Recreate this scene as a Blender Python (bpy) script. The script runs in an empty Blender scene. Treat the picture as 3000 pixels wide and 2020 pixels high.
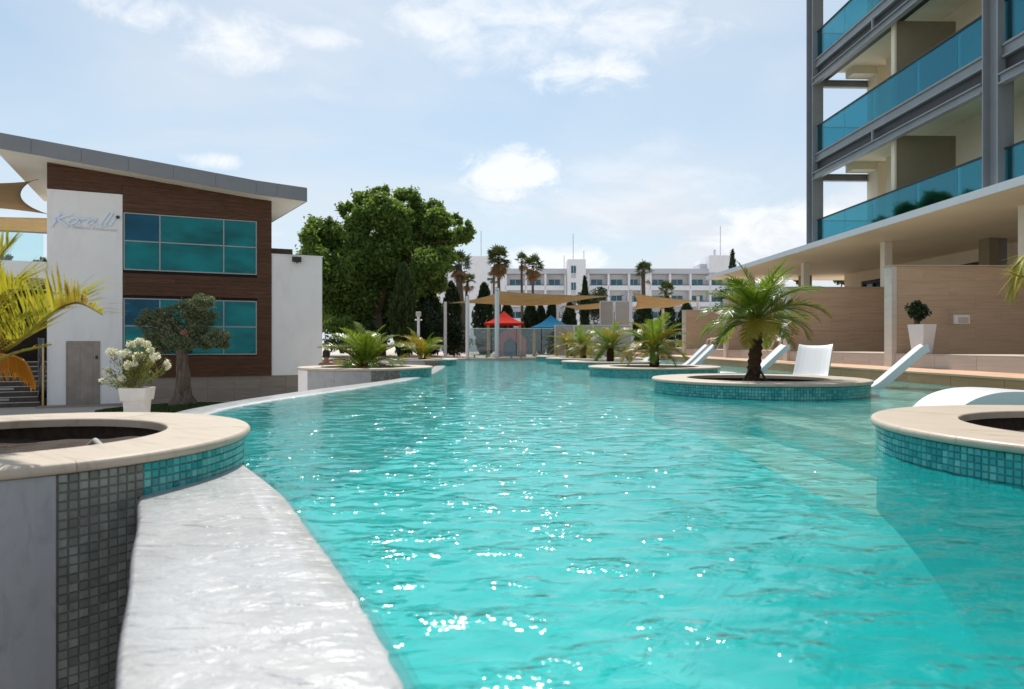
import bpy, math, random
import numpy as np
from mathutils import Vector, Matrix
R = math.radians
random.seed(7)
rng = np.random.default_rng(7)
scene = bpy.context.scene
COL = scene.collection

# ------------------------------------------------------------------ camera, sky, sun, exposure
EYE = 0.69
cam_d = bpy.data.cameras.new("camera")
cam_d.lens = 24.0
cam_d.sensor_width = 36.0
cam_d.clip_start = 0.05
cam_d.clip_end = 3000.0
cam_d.dof.use_dof = True
cam_d.dof.focus_distance = 9.0
cam_d.dof.aperture_fstop = 2.8
cam = bpy.data.objects.new("camera", cam_d)
COL.objects.link(cam)
cam.location = (0, 0, EYE)
cam.rotation_euler = (R(90), 0, 0)
scene.camera = cam

SUN_EL, SUN_AZ = R(56), R(-5)          # azimuth from +Y (the view) towards +X
sun_dir = Vector((math.sin(SUN_AZ) * math.cos(SUN_EL), math.cos(SUN_AZ) * math.cos(SUN_EL), math.sin(SUN_EL)))
world = bpy.data.worlds.new("World")
scene.world = world
world.use_nodes = True
wn, wl = world.node_tree.nodes, world.node_tree.links
wn.clear()
w_out = wn.new("ShaderNodeOutputWorld")
w_bg = wn.new("ShaderNodeBackground")
w_bg.inputs[1].default_value = 0.062
sky = wn.new("ShaderNodeTexSky")
sky.sky_type = 'NISHITA'
sky.sun_disc = False
sky.sun_elevation = SUN_EL
sky.sun_rotation = SUN_AZ
sky.air_density = 1.0
sky.dust_density = 0.8
sky.ozone_density = 1.0
tc = wn.new("ShaderNodeTexCoord")
sep = wn.new("ShaderNodeSeparateXYZ")
wl.new(tc.outputs['Generated'], sep.inputs[0])


def wmath(op, a, b=None, clamp=False):
    n = wn.new("ShaderNodeMath")
    n.operation = op
    n.use_clamp = clamp
    for i, x in enumerate((a, b)):
        if x is None:
            continue
        if isinstance(x, (int, float)):
            n.inputs[i].default_value = x
        else:
            wl.new(x, n.inputs[i])
    return n.outputs[0]


def wnoise(vec, scale, detail, rough, dist=0.0):
    n = wn.new("ShaderNodeTexNoise")
    n.inputs['Scale'].default_value = scale
    n.inputs['Detail'].default_value = detail
    n.inputs['Roughness'].default_value = rough
    n.inputs['Distortion'].default_value = dist
    wl.new(vec, n.inputs['Vector'])
    return n.outputs['Fac']


def wramp(val, a, b):
    n = wn.new("ShaderNodeMapRange")
    n.interpolation_type = 'SMOOTHSTEP'
    n.inputs[1].default_value = a
    n.inputs[2].default_value = b
    wl.new(val, n.inputs[0])
    return n.outputs[0]


SEED = 14.3
# project directions onto a cloud layer overhead
zc = wmath('MAXIMUM', sep.outputs['Z'], 0.0)
den = wmath('ADD', zc, 0.16)
comb = wn.new("ShaderNodeCombineXYZ")
wl.new(wmath('DIVIDE', sep.outputs['X'], den), comb.inputs[0])
wl.new(wmath('DIVIDE', sep.outputs['Y'], den), comb.inputs[1])
comb.inputs[2].default_value = SEED
veil = wramp(wnoise(comb.outputs[0], 0.55, 5, 0.55, 0.6), 0.36, 0.74)
puff = wramp(wnoise(comb.outputs[0], 1.35, 8, 0.62, 0.3), 0.565, 0.72)


def cloud_at(px, py, rx, ry, seed, lo=0.30, hi=0.75):
    """one cloud in a given direction, ragged by noise (direction space, fixed in the sky)"""
    d = Vector(((px - 1500) / 2000, 1, (1010 - py) / 2000)).normalized()
    right = Vector((d.y, -d.x, 0)).normalized()
    up = right.cross(d)
    def dot(v):
        n = wn.new("ShaderNodeVectorMath")
        n.operation = 'DOT_PRODUCT'
        wl.new(tc.outputs['Generated'], n.inputs[0])
        n.inputs[1].default_value = v
        return n.outputs['Value']
    a = wmath('DIVIDE', dot(right), rx / 2000)
    b = wmath('DIVIDE', dot(up), ry / 2000)
    r2 = wmath('ADD', wmath('POWER', wmath('ABSOLUTE', a), 2), wmath('POWER', wmath('ABSOLUTE', b), 2))
    mp = wn.new("ShaderNodeMapping")
    mp.inputs['Location'].default_value = (seed, seed * 1.7, 0)
    mp.inputs['Scale'].default_value = (1, 1, 1.8)
    wl.new(tc.outputs['Generated'], mp.inputs[0])
    nz = wnoise(mp.outputs[0], 13, 10, 0.66, 0.6)
    body = wmath('SUBTRACT', 1.12, wmath('MULTIPLY', r2, 0.55))
    m = wmath('ADD', body, wmath('MULTIPLY', wmath('SUBTRACT', nz, 0.5), 2.8))
    m = wramp(m, lo, hi)
    front = wmath('GREATER_THAN', dot(d), 0.0)
    return wmath('MULTIPLY', m, front)


clouds = None
for args in ((1500, 512, 140, 72, 1.0, .3, 1.05), (680, 115, 150, 70, 3.1, .3, 1.7), (1270, 60, 110, 55, 5.2, .3, 1.6),
             (1730, 205, 160, 60, 7.7, .3, 1.4), (1600, 70, 380, 110, 9.1, .25, 1.9), (930, 112, 95, 26, 11.3, .3, 1.8),
             (2300, 700, 210, 90, 14.2, .25, 1.2), (615, 470, 65, 22, 17.0, .3, 1.6), (1640, 760, 160, 40, 19.5, .3, 1.4),
             (440, 30, 130, 40, 23.0, .3, 1.5)):
    c = cloud_at(*args)
    clouds = c if clouds is None else wmath('MAXIMUM', clouds, c)

mixv = wn.new("ShaderNodeMixRGB")
mixv.inputs[2].default_value = (6.1, 6.55, 7.15, 1)
haze_f = wmath('MULTIPLY', wmath('POWER', wmath('SUBTRACT', 1.0, zc), 5.0), 0.85)      # paler air towards the horizon
wl.new(wmath('ADD', wmath('ADD', wmath('MULTIPLY', veil, 0.62), 0.30), haze_f, True), mixv.inputs[0])
grade = wn.new("ShaderNodeMixRGB")
grade.blend_type = 'MULTIPLY'
grade.inputs[0].default_value = 1.0
grade.inputs[2].default_value = (0.78, 1.0, 1.0, 1)
wl.new(sky.outputs[0], grade.inputs[1])
wl.new(grade.outputs[0], mixv.inputs[1])
mixp = wn.new("ShaderNodeMixRGB")
mixp.inputs[2].default_value = (8.3, 8.4, 8.5, 1)
wl.new(wmath('MULTIPLY', wmath('MAXIMUM', wmath('MULTIPLY', puff, 0.35), clouds), 0.8), mixp.inputs[0])
wl.new(mixv.outputs[0], mixp.inputs[1])
wl.new(mixp.outputs[0], w_bg.inputs[0])
wl.new(w_bg.outputs[0], w_out.inputs[0])

sun_d = bpy.data.lights.new("sun", 'SUN')
sun_d.energy = 2.45
sun_d.angle = R(0.55)
sun_d.color = (1.0, 0.955, 0.88)
sun = bpy.data.objects.new("sun", sun_d)
COL.objects.link(sun)
sun.rotation_euler = (-sun_dir).to_track_quat('-Z', 'Y').to_euler()
sun.location = (0, 0, 60)

scene.view_settings.view_transform = 'Standard'
scene.view_settings.look = 'None'
scene.view_settings.gamma = 1.0
scene.view_settings.exposure = 1.05
scene.view_settings.use_curve_mapping = False
scene.render.engine = 'CYCLES'
cy = scene.cycles
cy.use_denoising = True
cy.max_bounces = 8
cy.diffuse_bounces = 4
cy.glossy_bounces = 4
cy.transmission_bounces = 6
cy.transparent_max_bounces = 24
cy.caustics_reflective = False
cy.caustics_refractive = False
cy.sample_clamp_indirect = 6.0

# ------------------------------------------------------------------ materials


class Mat:
    def __init__(self, name):
        self.m = bpy.data.materials.new(name)
        self.m.use_nodes = True
        self.n = self.m.node_tree.nodes
        self.l = self.m.node_tree.links
        self.n.clear()
        self.out = self.n.new("ShaderNodeOutputMaterial")

    def add(self, t, **kw):
        n = self.n.new(t)
        for k, v in kw.items():
            setattr(n, k, v)
        return n

    def put(self, sock, v):
        if hasattr(v, 'is_linked') or hasattr(v, 'links'):
            self.l.new(v, sock)
        else:
            if isinstance(v, (tuple, list)) and len(v) == 3 and len(sock.default_value) == 4:
                v = (*v, 1)
            sock.default_value = v

    def coord(self, kind='Object', scale=(1, 1, 1), rot=(0, 0, 0)):
        t = self.add("ShaderNodeTexCoord")
        mp = self.add("ShaderNodeMapping")
        mp.inputs['Scale'].default_value = scale
        mp.inputs['Rotation'].default_value = rot
        self.l.new(t.outputs[kind], mp.inputs[0])
        return mp.outputs[0]

    def wcoord(self, scale=(1, 1, 1), rot=(0, 0, 0)):
        g = self.add("ShaderNodeNewGeometry")
        mp = self.add("ShaderNodeMapping")
        mp.inputs['Scale'].default_value = scale
        mp.inputs['Rotation'].default_value = rot
        self.l.new(g.outputs['Position'], mp.inputs[0])
        return mp.outputs[0]

    def noise(self, vec, scale, detail=4, rough=0.55, dist=0.0):
        n = self.add("ShaderNodeTexNoise")
        n.inputs['Scale'].default_value = scale
        n.inputs['Detail'].default_value = detail
        n.inputs['Roughness'].default_value = rough
        n.inputs['Distortion'].default_value = dist
        self.l.new(vec, n.inputs['Vector'])
        return n.outputs['Fac']

    def ramp(self, fac, stops):
        n = self.add("ShaderNodeValToRGB")
        e = n.color_ramp.elements
        while len(e) < len(stops):
            e.new(0.5)
        for el, (p, c) in zip(e, stops):
            el.position = p
            el.color = (*c, 1) if len(c) == 3 else c
        self.l.new(fac, n.inputs[0])
        return n.outputs[0]

    def mix(self, fac, a, b, mode='MIX'):
        n = self.add("ShaderNodeMixRGB", blend_type=mode)
        self.put(n.inputs[0], fac)
        self.put(n.inputs[1], a)
        self.put(n.inputs[2], b)
        return n.outputs[0]

    def math(self, op, a, b=0.0, clamp=False):
        n = self.add("ShaderNodeMath", operation=op, use_clamp=clamp)
        self.put(n.inputs[0], a)
        self.put(n.inputs[1], b)
        return n.outputs[0]

    def bump(self, h, strength=0.3, dist=0.01, normal=None):
        n = self.add("ShaderNodeBump")
        n.inputs['Strength'].default_value = strength
        n.inputs['Distance'].default_value = dist
        self.l.new(h, n.inputs['Height'])
        if normal is not None:
            self.l.new(normal, n.inputs['Normal'])
        return n.outputs[0]

    def rand(self):
        return self.add("ShaderNodeObjectInfo").outputs['Random']

    def principled(self, color, rough=0.6, metal=0.0, normal=None, spec=0.4, coat=0.0, coat_rough=0.05):
        p = self.add("ShaderNodeBsdfPrincipled")
        self.put(p.inputs['Base Color'], color)
        self.put(p.inputs['Roughness'], rough)
        self.put(p.inputs['Metallic'], metal)
        self.put(p.inputs['Specular IOR Level'], spec)
        p.inputs['Coat Weight'].default_value = coat
        p.inputs['Coat Roughness'].default_value = coat_rough
        if normal is not None:
            self.l.new(normal, p.inputs['Normal'])
        return p.outputs[0]

    def done(self, sh):
        self.l.new(sh, self.out.inputs[0])
        return self.m


def m_plain(name, col, rough=0.6, metal=0.0, var=0.12, scale=6.0, bump=0.0, spec=0.4, coat=0.0, dirt=None):
    m = Mat(name)
    v = m.wcoord()
    n = m.noise(v, scale, 5, 0.6)
    lo = tuple(c * (1 - var) for c in col)
    hi = tuple(min(1, c * (1 + var)) for c in col)
    c = m.ramp(n, [(0.3, lo), (0.7, hi)])
    if dirt:
        n2 = m.noise(m.wcoord(scale=(1, 1, .25)), 2.2, 6, 0.7, 0.5)
        f = m.ramp(n2, [(0.5, (0, 0, 0)), (0.8, (dirt[3],) * 3)])
        c = m.mix(f, c, dirt[:3])
    nb = m.bump(m.noise(v, scale * 8, 4), bump, 0.005) if bump else None
    return m.done(m.principled(c, rough, metal, nb, spec, coat))


def m_wood():
    m = Mat("dark_wood_board")
    r = m.rand()
    off = m.add("ShaderNodeVectorMath", operation='ADD')
    v = m.wcoord(scale=(1.2, 1.2, 26))
    m.l.new(v, off.inputs[0])
    cmb = m.add("ShaderNodeCombineXYZ")
    m.l.new(m.math('MULTIPLY', r, 37.0), cmb.inputs[0])
    m.l.new(cmb.outputs[0], off.inputs[1])
    n = m.noise(off.outputs[0], 1.7, 8, 0.68, 0.5)
    c = m.ramp(n, [(0.28, (0.034, 0.014, 0.007)), (0.5, (0.092, 0.040, 0.019)), (0.72, (0.165, 0.078, 0.038))])
    c = m.mix(m.math('MULTIPLY', r, 0.45), c, (0.050, 0.022, 0.011))
    return m.done(m.principled(c, 0.55, 0, m.bump(n, 0.25, 0.004), 0.25))


def m_travertine(name, cols, grain=30.0, rough=0.55, horiz=True):
    m = Mat(name)
    r = m.rand()
    v = m.wcoord(scale=(0.8, 0.8, grain) if horiz else (3, 3, 3))
    off = m.add("ShaderNodeVectorMath", operation='ADD')
    m.l.new(v, off.inputs[0])
    cmb = m.add("ShaderNodeCombineXYZ")
    m.l.new(m.math('MULTIPLY', r, 53.0), cmb.inputs[0])
    m.l.new(m.math('MULTIPLY', r, 11.0), cmb.inputs[2])
    m.l.new(cmb.outputs[0], off.inputs[1])
    n = m.noise(off.outputs[0], 1.3, 8, 0.7, 0.3)
    c = m.ramp(n, [(0.25, cols[0]), (0.5, cols[1]), (0.75, cols[2])])
    pit = m.noise(m.wcoord(scale=(6, 6, 26)), 3.5, 6, 0.7)
    pf = m.ramp(pit, [(0.30, (0.5, 0.5, 0.5)), (0.40, (1, 1, 1))])
    c = m.mix(0.55, c, pf, 'MULTIPLY')
    big = m.noise(m.wcoord(), 0.8, 4, 0.6)
    c = m.mix(m.math('MULTIPLY', big, 0.35), c, cols[0])
    c = m.mix(m.math('MULTIPLY', r, 0.25), c, cols[2])
    return m.done(m.principled(c, rough, 0, m.bump(n, 0.2, 0.004), 0.35))


def m_marble(name, base, vein, rough=0.28, bump=0.05):
    m = Mat(name)
    r = m.rand()
    v = m.wcoord(scale=(1, 1, 1), rot=(0, 0, 0.6))
    off = m.add("ShaderNodeVectorMath", operation='ADD')
    m.l.new(v, off.inputs[0])
    cmb = m.add("ShaderNodeCombineXYZ")
    m.l.new(m.math('MULTIPLY', r, 21.0), cmb.inputs[0])
    m.l.new(cmb.outputs[0], off.inputs[1])
    mp = m.add("ShaderNodeMapping")
    mp.inputs['Scale'].default_value = (0.8, 5.0, 2.0)
    m.l.new(off.outputs[0], mp.inputs[0])
    n = m.noise(mp.outputs[0], 2.0, 9, 0.66, 0.9)
    c = m.ramp(n, [(0.30, vein), (0.48, base), (0.75, tuple(min(1, b * 1.08) for b in base))])
    st = m.noise(m.wcoord(), 5, 6, 0.65)
    c = m.mix(m.math('MULTIPLY', st, 0.25), c, vein)
    fine = m.noise(m.wcoord(), 90, 3, 0.6)
    return m.done(m.principled(c, m.math('ADD', m.math('MULTIPLY', st, 0.25), rough), 0, m.bump(fine, bump, 0.003), 0.4))


def m_tile(name, a, b, rough=0.12, dark=None):
    m = Mat(name)
    r = m.rand()
    g = m.add("ShaderNodeNewGeometry").outputs['Random Per Island']
    k = m.math('FRACT', m.math('ADD', m.math('MULTIPLY', r, 7.3), m.math('MULTIPLY', g, 5.7)))
    c = m.mix(k, a, b)
    n = m.noise(m.wcoord(), 60, 4, 0.6)
    c = m.mix(m.math('MULTIPLY', n, 0.35), c, tuple(x * 0.55 for x in a))
    if dark:
        st = m.noise(m.wcoord(scale=(1, 1, .5)), 9, 5, 0.7)
        c = m.mix(m.ramp(st, [(0.45, (0, 0, 0)), (0.7, (0.8,) * 3)]), c, dark)
    return m.done(m.principled(c, rough, 0, m.bump(n, 0.05, 0.002), 0.5))


def m_leaf(name, a, b, trans=0.35, tip=None, rough=0.5):
    m = Mat(name)
    g = m.add("ShaderNodeNewGeometry").outputs['Random Per Island']
    n = m.noise(m.wcoord(), 1.2, 3, 0.6)
    k = m.math('FRACT', m.math('ADD', m.math('MULTIPLY', g, 0.6), m.math('MULTIPLY', n, 0.7)))
    c = m.ramp(k, [(0.0, a), (1.0, b)])
    if tip:
        c = m.mix(m.ramp(m.noise(m.coord(), 3.0, 3), [(0.52, (0, 0, 0)), (0.66, (1, 1, 1))]), c, tip)
    d = m.principled(c, rough, 0, None, 0.3)
    t = m.add("ShaderNodeBsdfTranslucent")
    m.put(t.inputs[0], m.mix(1.0, c, (1.0, 1.0, 0.55), 'MULTIPLY'))
    s = m.add("ShaderNodeMixShader")
    s.inputs[0].default_value = trans
    m.l.new(d, s.inputs[1])
    m.l.new(t.outputs[0], s.inputs[2])
    return m.done(s.outputs[0])


def m_cloth(name, a, trans=0.4):
    m = Mat(name)
    n = m.noise(m.wcoord(), 2.0, 4)
    wv = m.noise(m.wcoord(scale=(40, 40, 40)), 3.0, 2)
    c = m.ramp(n, [(0.3, tuple(x * .9 for x in a)), (0.7, tuple(x * 1.08 for x in a))])
    d = m.principled(c, 0.85, 0, m.bump(wv, 0.1, 0.002), 0.1)
    t = m.add("ShaderNodeBsdfTranslucent")
    m.put(t.inputs[0], c)
    s = m.add("ShaderNodeMixShader")
    s.inputs[0].default_value = trans
    m.l.new(d, s.inputs[1])
    m.l.new(t.outputs[0], s.inputs[2])
    return m.done(s.outputs[0])


def m_glass(name, tint, refl=(0.75, 0.9, 1.0), base=0.05, haze=0.0, hazecol=(.8, .8, .8)):
    m = Mat(name)
    t = m.add("ShaderNodeBsdfTransparent")
    m.put(t.inputs[0], tint)
    g = m.add("ShaderNodeBsdfGlossy")
    m.put(g.inputs[0], refl)
    g.inputs['Roughness'].default_value = 0.03
    f = m.add("ShaderNodeFresnel")
    f.inputs[0].default_value = 1.5
    fac = m.math('ADD', m.math('MULTIPLY', f.outputs[0], 0.9), base, True)
    first = t.outputs[0]
    if haze:
        d = m.add("ShaderNodeBsdfDiffuse")
        m.put(d.inputs[0], hazecol)
        s0 = m.add("ShaderNodeMixShader")
        s0.inputs[0].default_value = haze
        m.l.new(first, s0.inputs[1])
        m.l.new(d.outputs[0], s0.inputs[2])
        first = s0.outputs[0]
    s = m.add("ShaderNodeMixShader")
    m.put(s.inputs[0], fac)
    m.l.new(first, s.inputs[1])
    m.l.new(g.outputs[0], s.inputs[2])
    return m.done(s.outputs[0])


def m_water():
    m = Mat("pool_water")
    v = m.wcoord(scale=(.75, 2.2, 1))
    r1 = m.noise(v, 4.2, 3, 0.55, 0.5)                      # long ripples across the pool
    v2 = m.wcoord(scale=(1, 1.6, 1))
    n2 = m.noise(v2, 21.0, 1, 0.5, 0.3)                     # fine chop
    n3 = m.noise(m.wcoord(), 0.6, 3, 0.5)                   # calm and ruffled patches
    n4 = m.noise(v2, 3.4, 2, 0.5)
    mr = m.add("ShaderNodeMapRange", interpolation_type='SMOOTHSTEP')
    mr.inputs[1].default_value, mr.inputs[2].default_value = .46, .63
    m.l.new(n4, mr.inputs[0])
    chop = m.math('MULTIPLY', n2, m.math('ADD', m.math('MULTIPLY', mr.outputs[0], 2.1), m.math('MULTIPLY', n3, .35)))
    h = m.math('ADD', m.math('MULTIPLY', r1, .9), chop)
    nb = m.bump(h, 1.0, 0.0075)
    f = m.add("ShaderNodeFresnel")
    f.inputs[0].default_value = 1.40
    m.l.new(nb, f.inputs['Normal'])
    g = m.add("ShaderNodeBsdfGlossy")
    m.put(g.inputs[0], (1, 1, 1))
    g.inputs['Roughness'].default_value = 0.10
    m.l.new(nb, g.inputs['Normal'])
    t = m.add("ShaderNodeBsdfTransparent")
    m.put(t.inputs[0], (0.86, 1.0, 0.99))
    rf = m.add("ShaderNodeBsdfRefraction")
    m.put(rf.inputs[0], (0.86, 1.0, 0.99))
    rf.inputs['IOR'].default_value = 1.2
    rf.inputs['Roughness'].default_value = 0.0
    m.l.new(nb, rf.inputs['Normal'])
    d = m.add("ShaderNodeBsdfDiffuse")
    m.put(d.inputs[0], (0.004, 0.58, 0.57))
    s1 = m.add("ShaderNodeMixShader")
    s1.inputs[0].default_value = 0.40
    m.l.new(t.outputs[0], s1.inputs[1])
    m.l.new(rf.outputs[0], s1.inputs[2])
    s0 = m.add("ShaderNodeMixShader")
    s0.inputs[0].default_value = 0.27
    m.l.new(s1.outputs[0], s0.inputs[1])
    m.l.new(d.outputs[0], s0.inputs[2])
    s = m.add("ShaderNodeMixShader")
    m.l.new(f.outputs[0], s.inputs[0])
    m.l.new(s0.outputs[0], s.inputs[1])
    m.l.new(g.outputs[0], s.inputs[2])
    return m.done(s.outputs[0])


def m_weir():
    m = Mat("wet_white_marble")
    v = m.wcoord(scale=(.9, 2.0, 1), rot=(0, 0, -0.12))
    n1 = m.noise(v, 5.5, 2, 0.5, 0.7)
    n2 = m.noise(m.wcoord(scale=(1, 1.3, 1)), 24.0, 3, 0.6, 0.6)
    h = m.math('ADD', n1, m.math('MULTIPLY', n2, 0.22))
    nb = m.bump(h, 1.0, 0.032)
    st = m.noise(m.wcoord(), 2.2, 6, 0.7, 0.6)
    c = m.ramp(st, [(0.3, (0.35, 0.355, 0.35)), (0.55, (0.44, 0.44, 0.435)), (0.8, (0.50, 0.50, 0.49))])
    vein = m.noise(m.wcoord(scale=(1, 3.5, 1), rot=(0, 0, .5)), 1.6, 9, 0.7, 1.5)
    c = m.mix(m.ramp(vein, [(0.46, (0, 0, 0)), (0.5, (.35,) * 3), (0.54, (0, 0, 0))]), c, (0.30, 0.31, 0.32))
    return m.done(m.principled(c, 0.40, 0, nb, 0.4, 0.5, 0.10))


def m_bark(name, a, b, scale=(6, 6, 1.2), rough=0.9, depth=0.03):
    m = Mat(name)
    v = m.coord('Object', scale)
    n = m.noise(v, 2.5, 8, 0.7, 1.2)
    c = m.ramp(n, [(0.3, a), (0.7, b)])
    return m.done(m.principled(c, rough, 0, m.bump(n, 0.9, depth), 0.2))


def m_ground():
    m = Mat("lawn_and_paving")
    n = m.noise(m.wcoord(), 0.5, 6, 0.6)
    c = m.ramp(n, [(0.3, (0.42, 0.37, 0.31)), (0.7, (0.54, 0.49, 0.42))])
    return m.done(m.principled(c, 0.9))


M = {}
M['white'] = m_plain("white_render", (0.80, 0.79, 0.775), 0.75, var=0.03, scale=1.2, bump=0.04, dirt=(0.55, 0.52, 0.48, 0.35))
M['cream'] = m_plain("cream_render", (0.76, 0.66, 0.53), 0.8, var=0.05, scale=1.0, bump=0.04, dirt=(0.45, 0.38, 0.30, 0.3))
M['soffit'] = m_plain("soffit_paint", (0.72, 0.68, 0.60), 0.7, var=0.03, scale=0.7)
M['canopy_soffit'] = m_plain("canopy_soffit_paint", (0.82, 0.70, 0.53), 0.7, var=0.04, scale=0.7)
M['fascia'] = m_plain("grey_metal_panel", (0.20, 0.205, 0.215), 0.42, 0.35, var=0.06, scale=0.9)
M['canopy_edge'] = m_plain("pale_painted_edge", (0.60, 0.64, 0.68), 0.5, var=0.03)
M['wood'] = m_wood()
M['backing'] = m_plain("dark_backing", (0.02, 0.015, 0.012), 0.9)
M['frame'] = m_plain("window_frame_metal", (0.30, 0.30, 0.30), 0.4, 0.5, var=0.04)
M['steel'] = m_plain("brushed_steel", (0.24, 0.21, 0.185), 0.42, 0.6, var=0.16, scale=3.0, dirt=(0.18, 0.15, 0.13, 0.5))
M['grey_steel'] = m_plain("grey_painted_steel", (0.25, 0.265, 0.285), 0.45, 0.2, var=0.06, scale=2.0, dirt=(0.15, 0.15, 0.15, 0.4))
M['dark_steel'] = m_plain("dark_steel", (0.05, 0.05, 0.052), 0.5, 0.3)
M['black'] = m_plain("black_metal", (0.02, 0.02, 0.02), 0.5)
M['brass'] = m_plain("golden_rail", (0.50, 0.33, 0.13), 0.3, 0.7)
M['stone_plinth'] = m_travertine("plinth_stone", ((0.20, 0.165, 0.135), (0.27, 0.225, 0.185), (0.34, 0.29, 0.24)), 6)
M['trav'] = m_travertine("travertine_wall", ((0.36, 0.235, 0.148), (0.54, 0.375, 0.255), (0.66, 0.49, 0.35)), 30)
M['trav_end'] = m_travertine("travertine_end", ((0.46, 0.42, 0.37), (0.58, 0.53, 0.47), (0.68, 0.64, 0.57)), 5)
M['trav_cap'] = m_travertine("travertine_cap", ((0.40, 0.32, 0.25), (0.52, 0.44, 0.36), (0.62, 0.54, 0.45)), 6)
M['trav_pale'] = m_travertine("travertine_pale", ((0.33, 0.29, 0.26), (0.44, 0.39, 0.35), (0.52, 0.47, 0.42)), 16)
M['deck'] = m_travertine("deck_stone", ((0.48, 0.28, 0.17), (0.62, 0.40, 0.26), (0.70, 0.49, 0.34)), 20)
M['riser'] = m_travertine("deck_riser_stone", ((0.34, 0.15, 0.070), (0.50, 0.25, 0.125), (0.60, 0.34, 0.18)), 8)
M['marble'] = m_marble("cream_marble", (0.50, 0.42, 0.335), (0.38, 0.31, 0.235), 0.36)
M['marble_panel'] = m_marble("grey_marble_panel", (0.36, 0.365, 0.375), (0.26, 0.265, 0.28), 0.45)
M['marble_white'] = m_marble("white_marble_panel", (0.84, 0.81, 0.80), (0.74, 0.71, 0.71), 0.5)
M['grout'] = m_plain("grout", (0.22, 0.20, 0.16), 0.9, var=0.25, scale=30)
M['tile_t'] = m_tile("turquoise_glass_tile", (0.03, 0.36, 0.36), (0.16, 0.56, 0.53))
M['tile_d'] = m_tile("deep_turquoise_tile", (0.015, 0.27, 0.29), (0.06, 0.42, 0.42))
M['tile_g'] = m_tile("dry_grey_tile", (0.14, 0.155, 0.14), (0.30, 0.33, 0.29), 0.3, (0.10, 0.095, 0.085))
M['pool_floor'] = m_plain("pool_floor_mosaic", (0.012, 0.70, 0.69), 0.5, var=0.06, scale=1.5)
M['shelf'] = m_plain("pale_shelf_mosaic", (0.80, 0.84, 0.70), 0.5, var=0.08, scale=3.0)
M['step_riser'] = m_plain("turquoise_step_mosaic", (0.06, 0.58, 0.56), 0.5, var=0.1, scale=20)
M['water'] = m_water()
M['weir'] = m_weir()
M['soil'] = m_plain("dark_soil", (0.045, 0.030, 0.022), 0.95, var=0.4, scale=22, bump=0.9)
M['ground'] = m_ground()
M['grass'] = m_leaf("grass_blades", (0.035, 0.075, 0.015), (0.075, 0.13, 0.030), 0.25)
M['lounger'] = m_plain("white_moulded_plastic", (0.66, 0.66, 0.665), 0.45, var=0.02, spec=0.3)
M['pot'] = m_plain("white_pot_clay", (0.74, 0.70, 0.66), 0.6, var=0.05, scale=5, dirt=(0.5, 0.42, 0.35, 0.3))
M['pole'] = m_plain("white_pole_paint", (0.70, 0.68, 0.69), 0.45, var=0.03)
M['sail'] = m_cloth("tan_shade_cloth", (0.60, 0.47, 0.28), 0.35)
M['sail_dark'] = m_cloth("brown_shade_cloth", (0.33, 0.22, 0.11), 0.25)
M['red'] = m_plain("red_plastic", (0.50, 0.040, 0.030), 0.9, var=0.1, spec=0.03)
M['pink'] = m_plain("faded_red_plastic", (0.60, 0.13, 0.12), 0.5, var=0.1)
M['blue'] = m_plain("blue_plastic", (0.012, 0.12, 0.23), 0.9, var=0.1, spec=0.03)
M['yellow'] = m_plain("yellow_plastic", (0.65, 0.38, 0.08), 0.5)
M['tower_glass'] = m_glass("teal_balcony_glass", (0.43, 0.915, 0.965), (0.52, 0.86, 0.93), 0.02)
M['fence_glass'] = m_glass("clear_fence_glass", (0.74, 0.82, 0.79), (0.9, 0.95, 1), 0.03, 0.07, (0.40, 0.44, 0.42))
M['clear_glass'] = m_glass("clear_rail_glass", (0.82, 0.95, 0.96), (0.9, 0.95, 1), 0.03)


def m_window(name, base, metal=0.75, see=0.0):
    m = Mat(name)
    n = m.noise(m.wcoord(), 0.9, 3, 0.5)
    nb = m.bump(n, 0.12, 0.02)
    c = m.mix(m.ramp(m.noise(m.wcoord(scale=(.7, .7, 1.6)), 0.9, 3, 0.6), [(0.35, (0, 0, 0)), (0.7, (1, 1, 1))]), base, tuple(x * 0.45 for x in base))  # uneven darkening in the colour imitates tree-like reflections
    p = m.principled(c, 0.06, metal, nb, 0.6)
    if not see:
        return m.done(p)
    t = m.add("ShaderNodeBsdfTransparent")
    m.put(t.inputs[0], (0.07, 0.55, 0.60))
    sh = m.add("ShaderNodeMixShader")
    sh.inputs[0].default_value = see
    m.l.new(p, sh.inputs[1])
    m.l.new(t.outputs[0], sh.inputs[2])
    return m.done(sh.outputs[0])


M['room'] = m_plain("interior_paint", (0.46, 0.43, 0.38), 0.8)
M['blind'] = m_plain("blue_roller_blind", (0.03, 0.07, 0.20), 0.8)
M['win'] = m_window("teal_mirror_glass", (0.004, 0.26, 0.27), 0.5, 0.45)
M['win_blue'] = m_window("blue_mirror_glass", (0.003, 0.12, 0.20), 0.5, 0.4)
M['win_dark'] = m_window("dark_window_glass", (0.03, 0.08, 0.085), 0.4)
M['win_far'] = m_window("far_window_glass", (0.05, 0.15, 0.19), 0.4)
M['far_white'] = m_plain("far_white_render", (0.82, 0.82, 0.84), 0.8, var=0.03, scale=0.3, dirt=(0.5, 0.49, 0.48, 0.3))
M['far_grey'] = m_plain("far_grey_parapet", (0.55, 0.56, 0.60), 0.8, var=0.05, scale=0.3)
M['letters'] = m_plain("pale_blue_letters", (0.70, 0.80, 0.92), 0.35, var=0.02)
M['lettering'] = m_plain("pale_grey_lettering", (0.62, 0.64, 0.68), 0.4, var=0.02)
M['navy'] = m_plain("navy_dot", (0.012, 0.035, 0.09), 0.4)
M['leaf_tree'] = m_leaf("broadleaf", (0.050, 0.115, 0.026), (0.21, 0.31, 0.070), 0.50)
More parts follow.
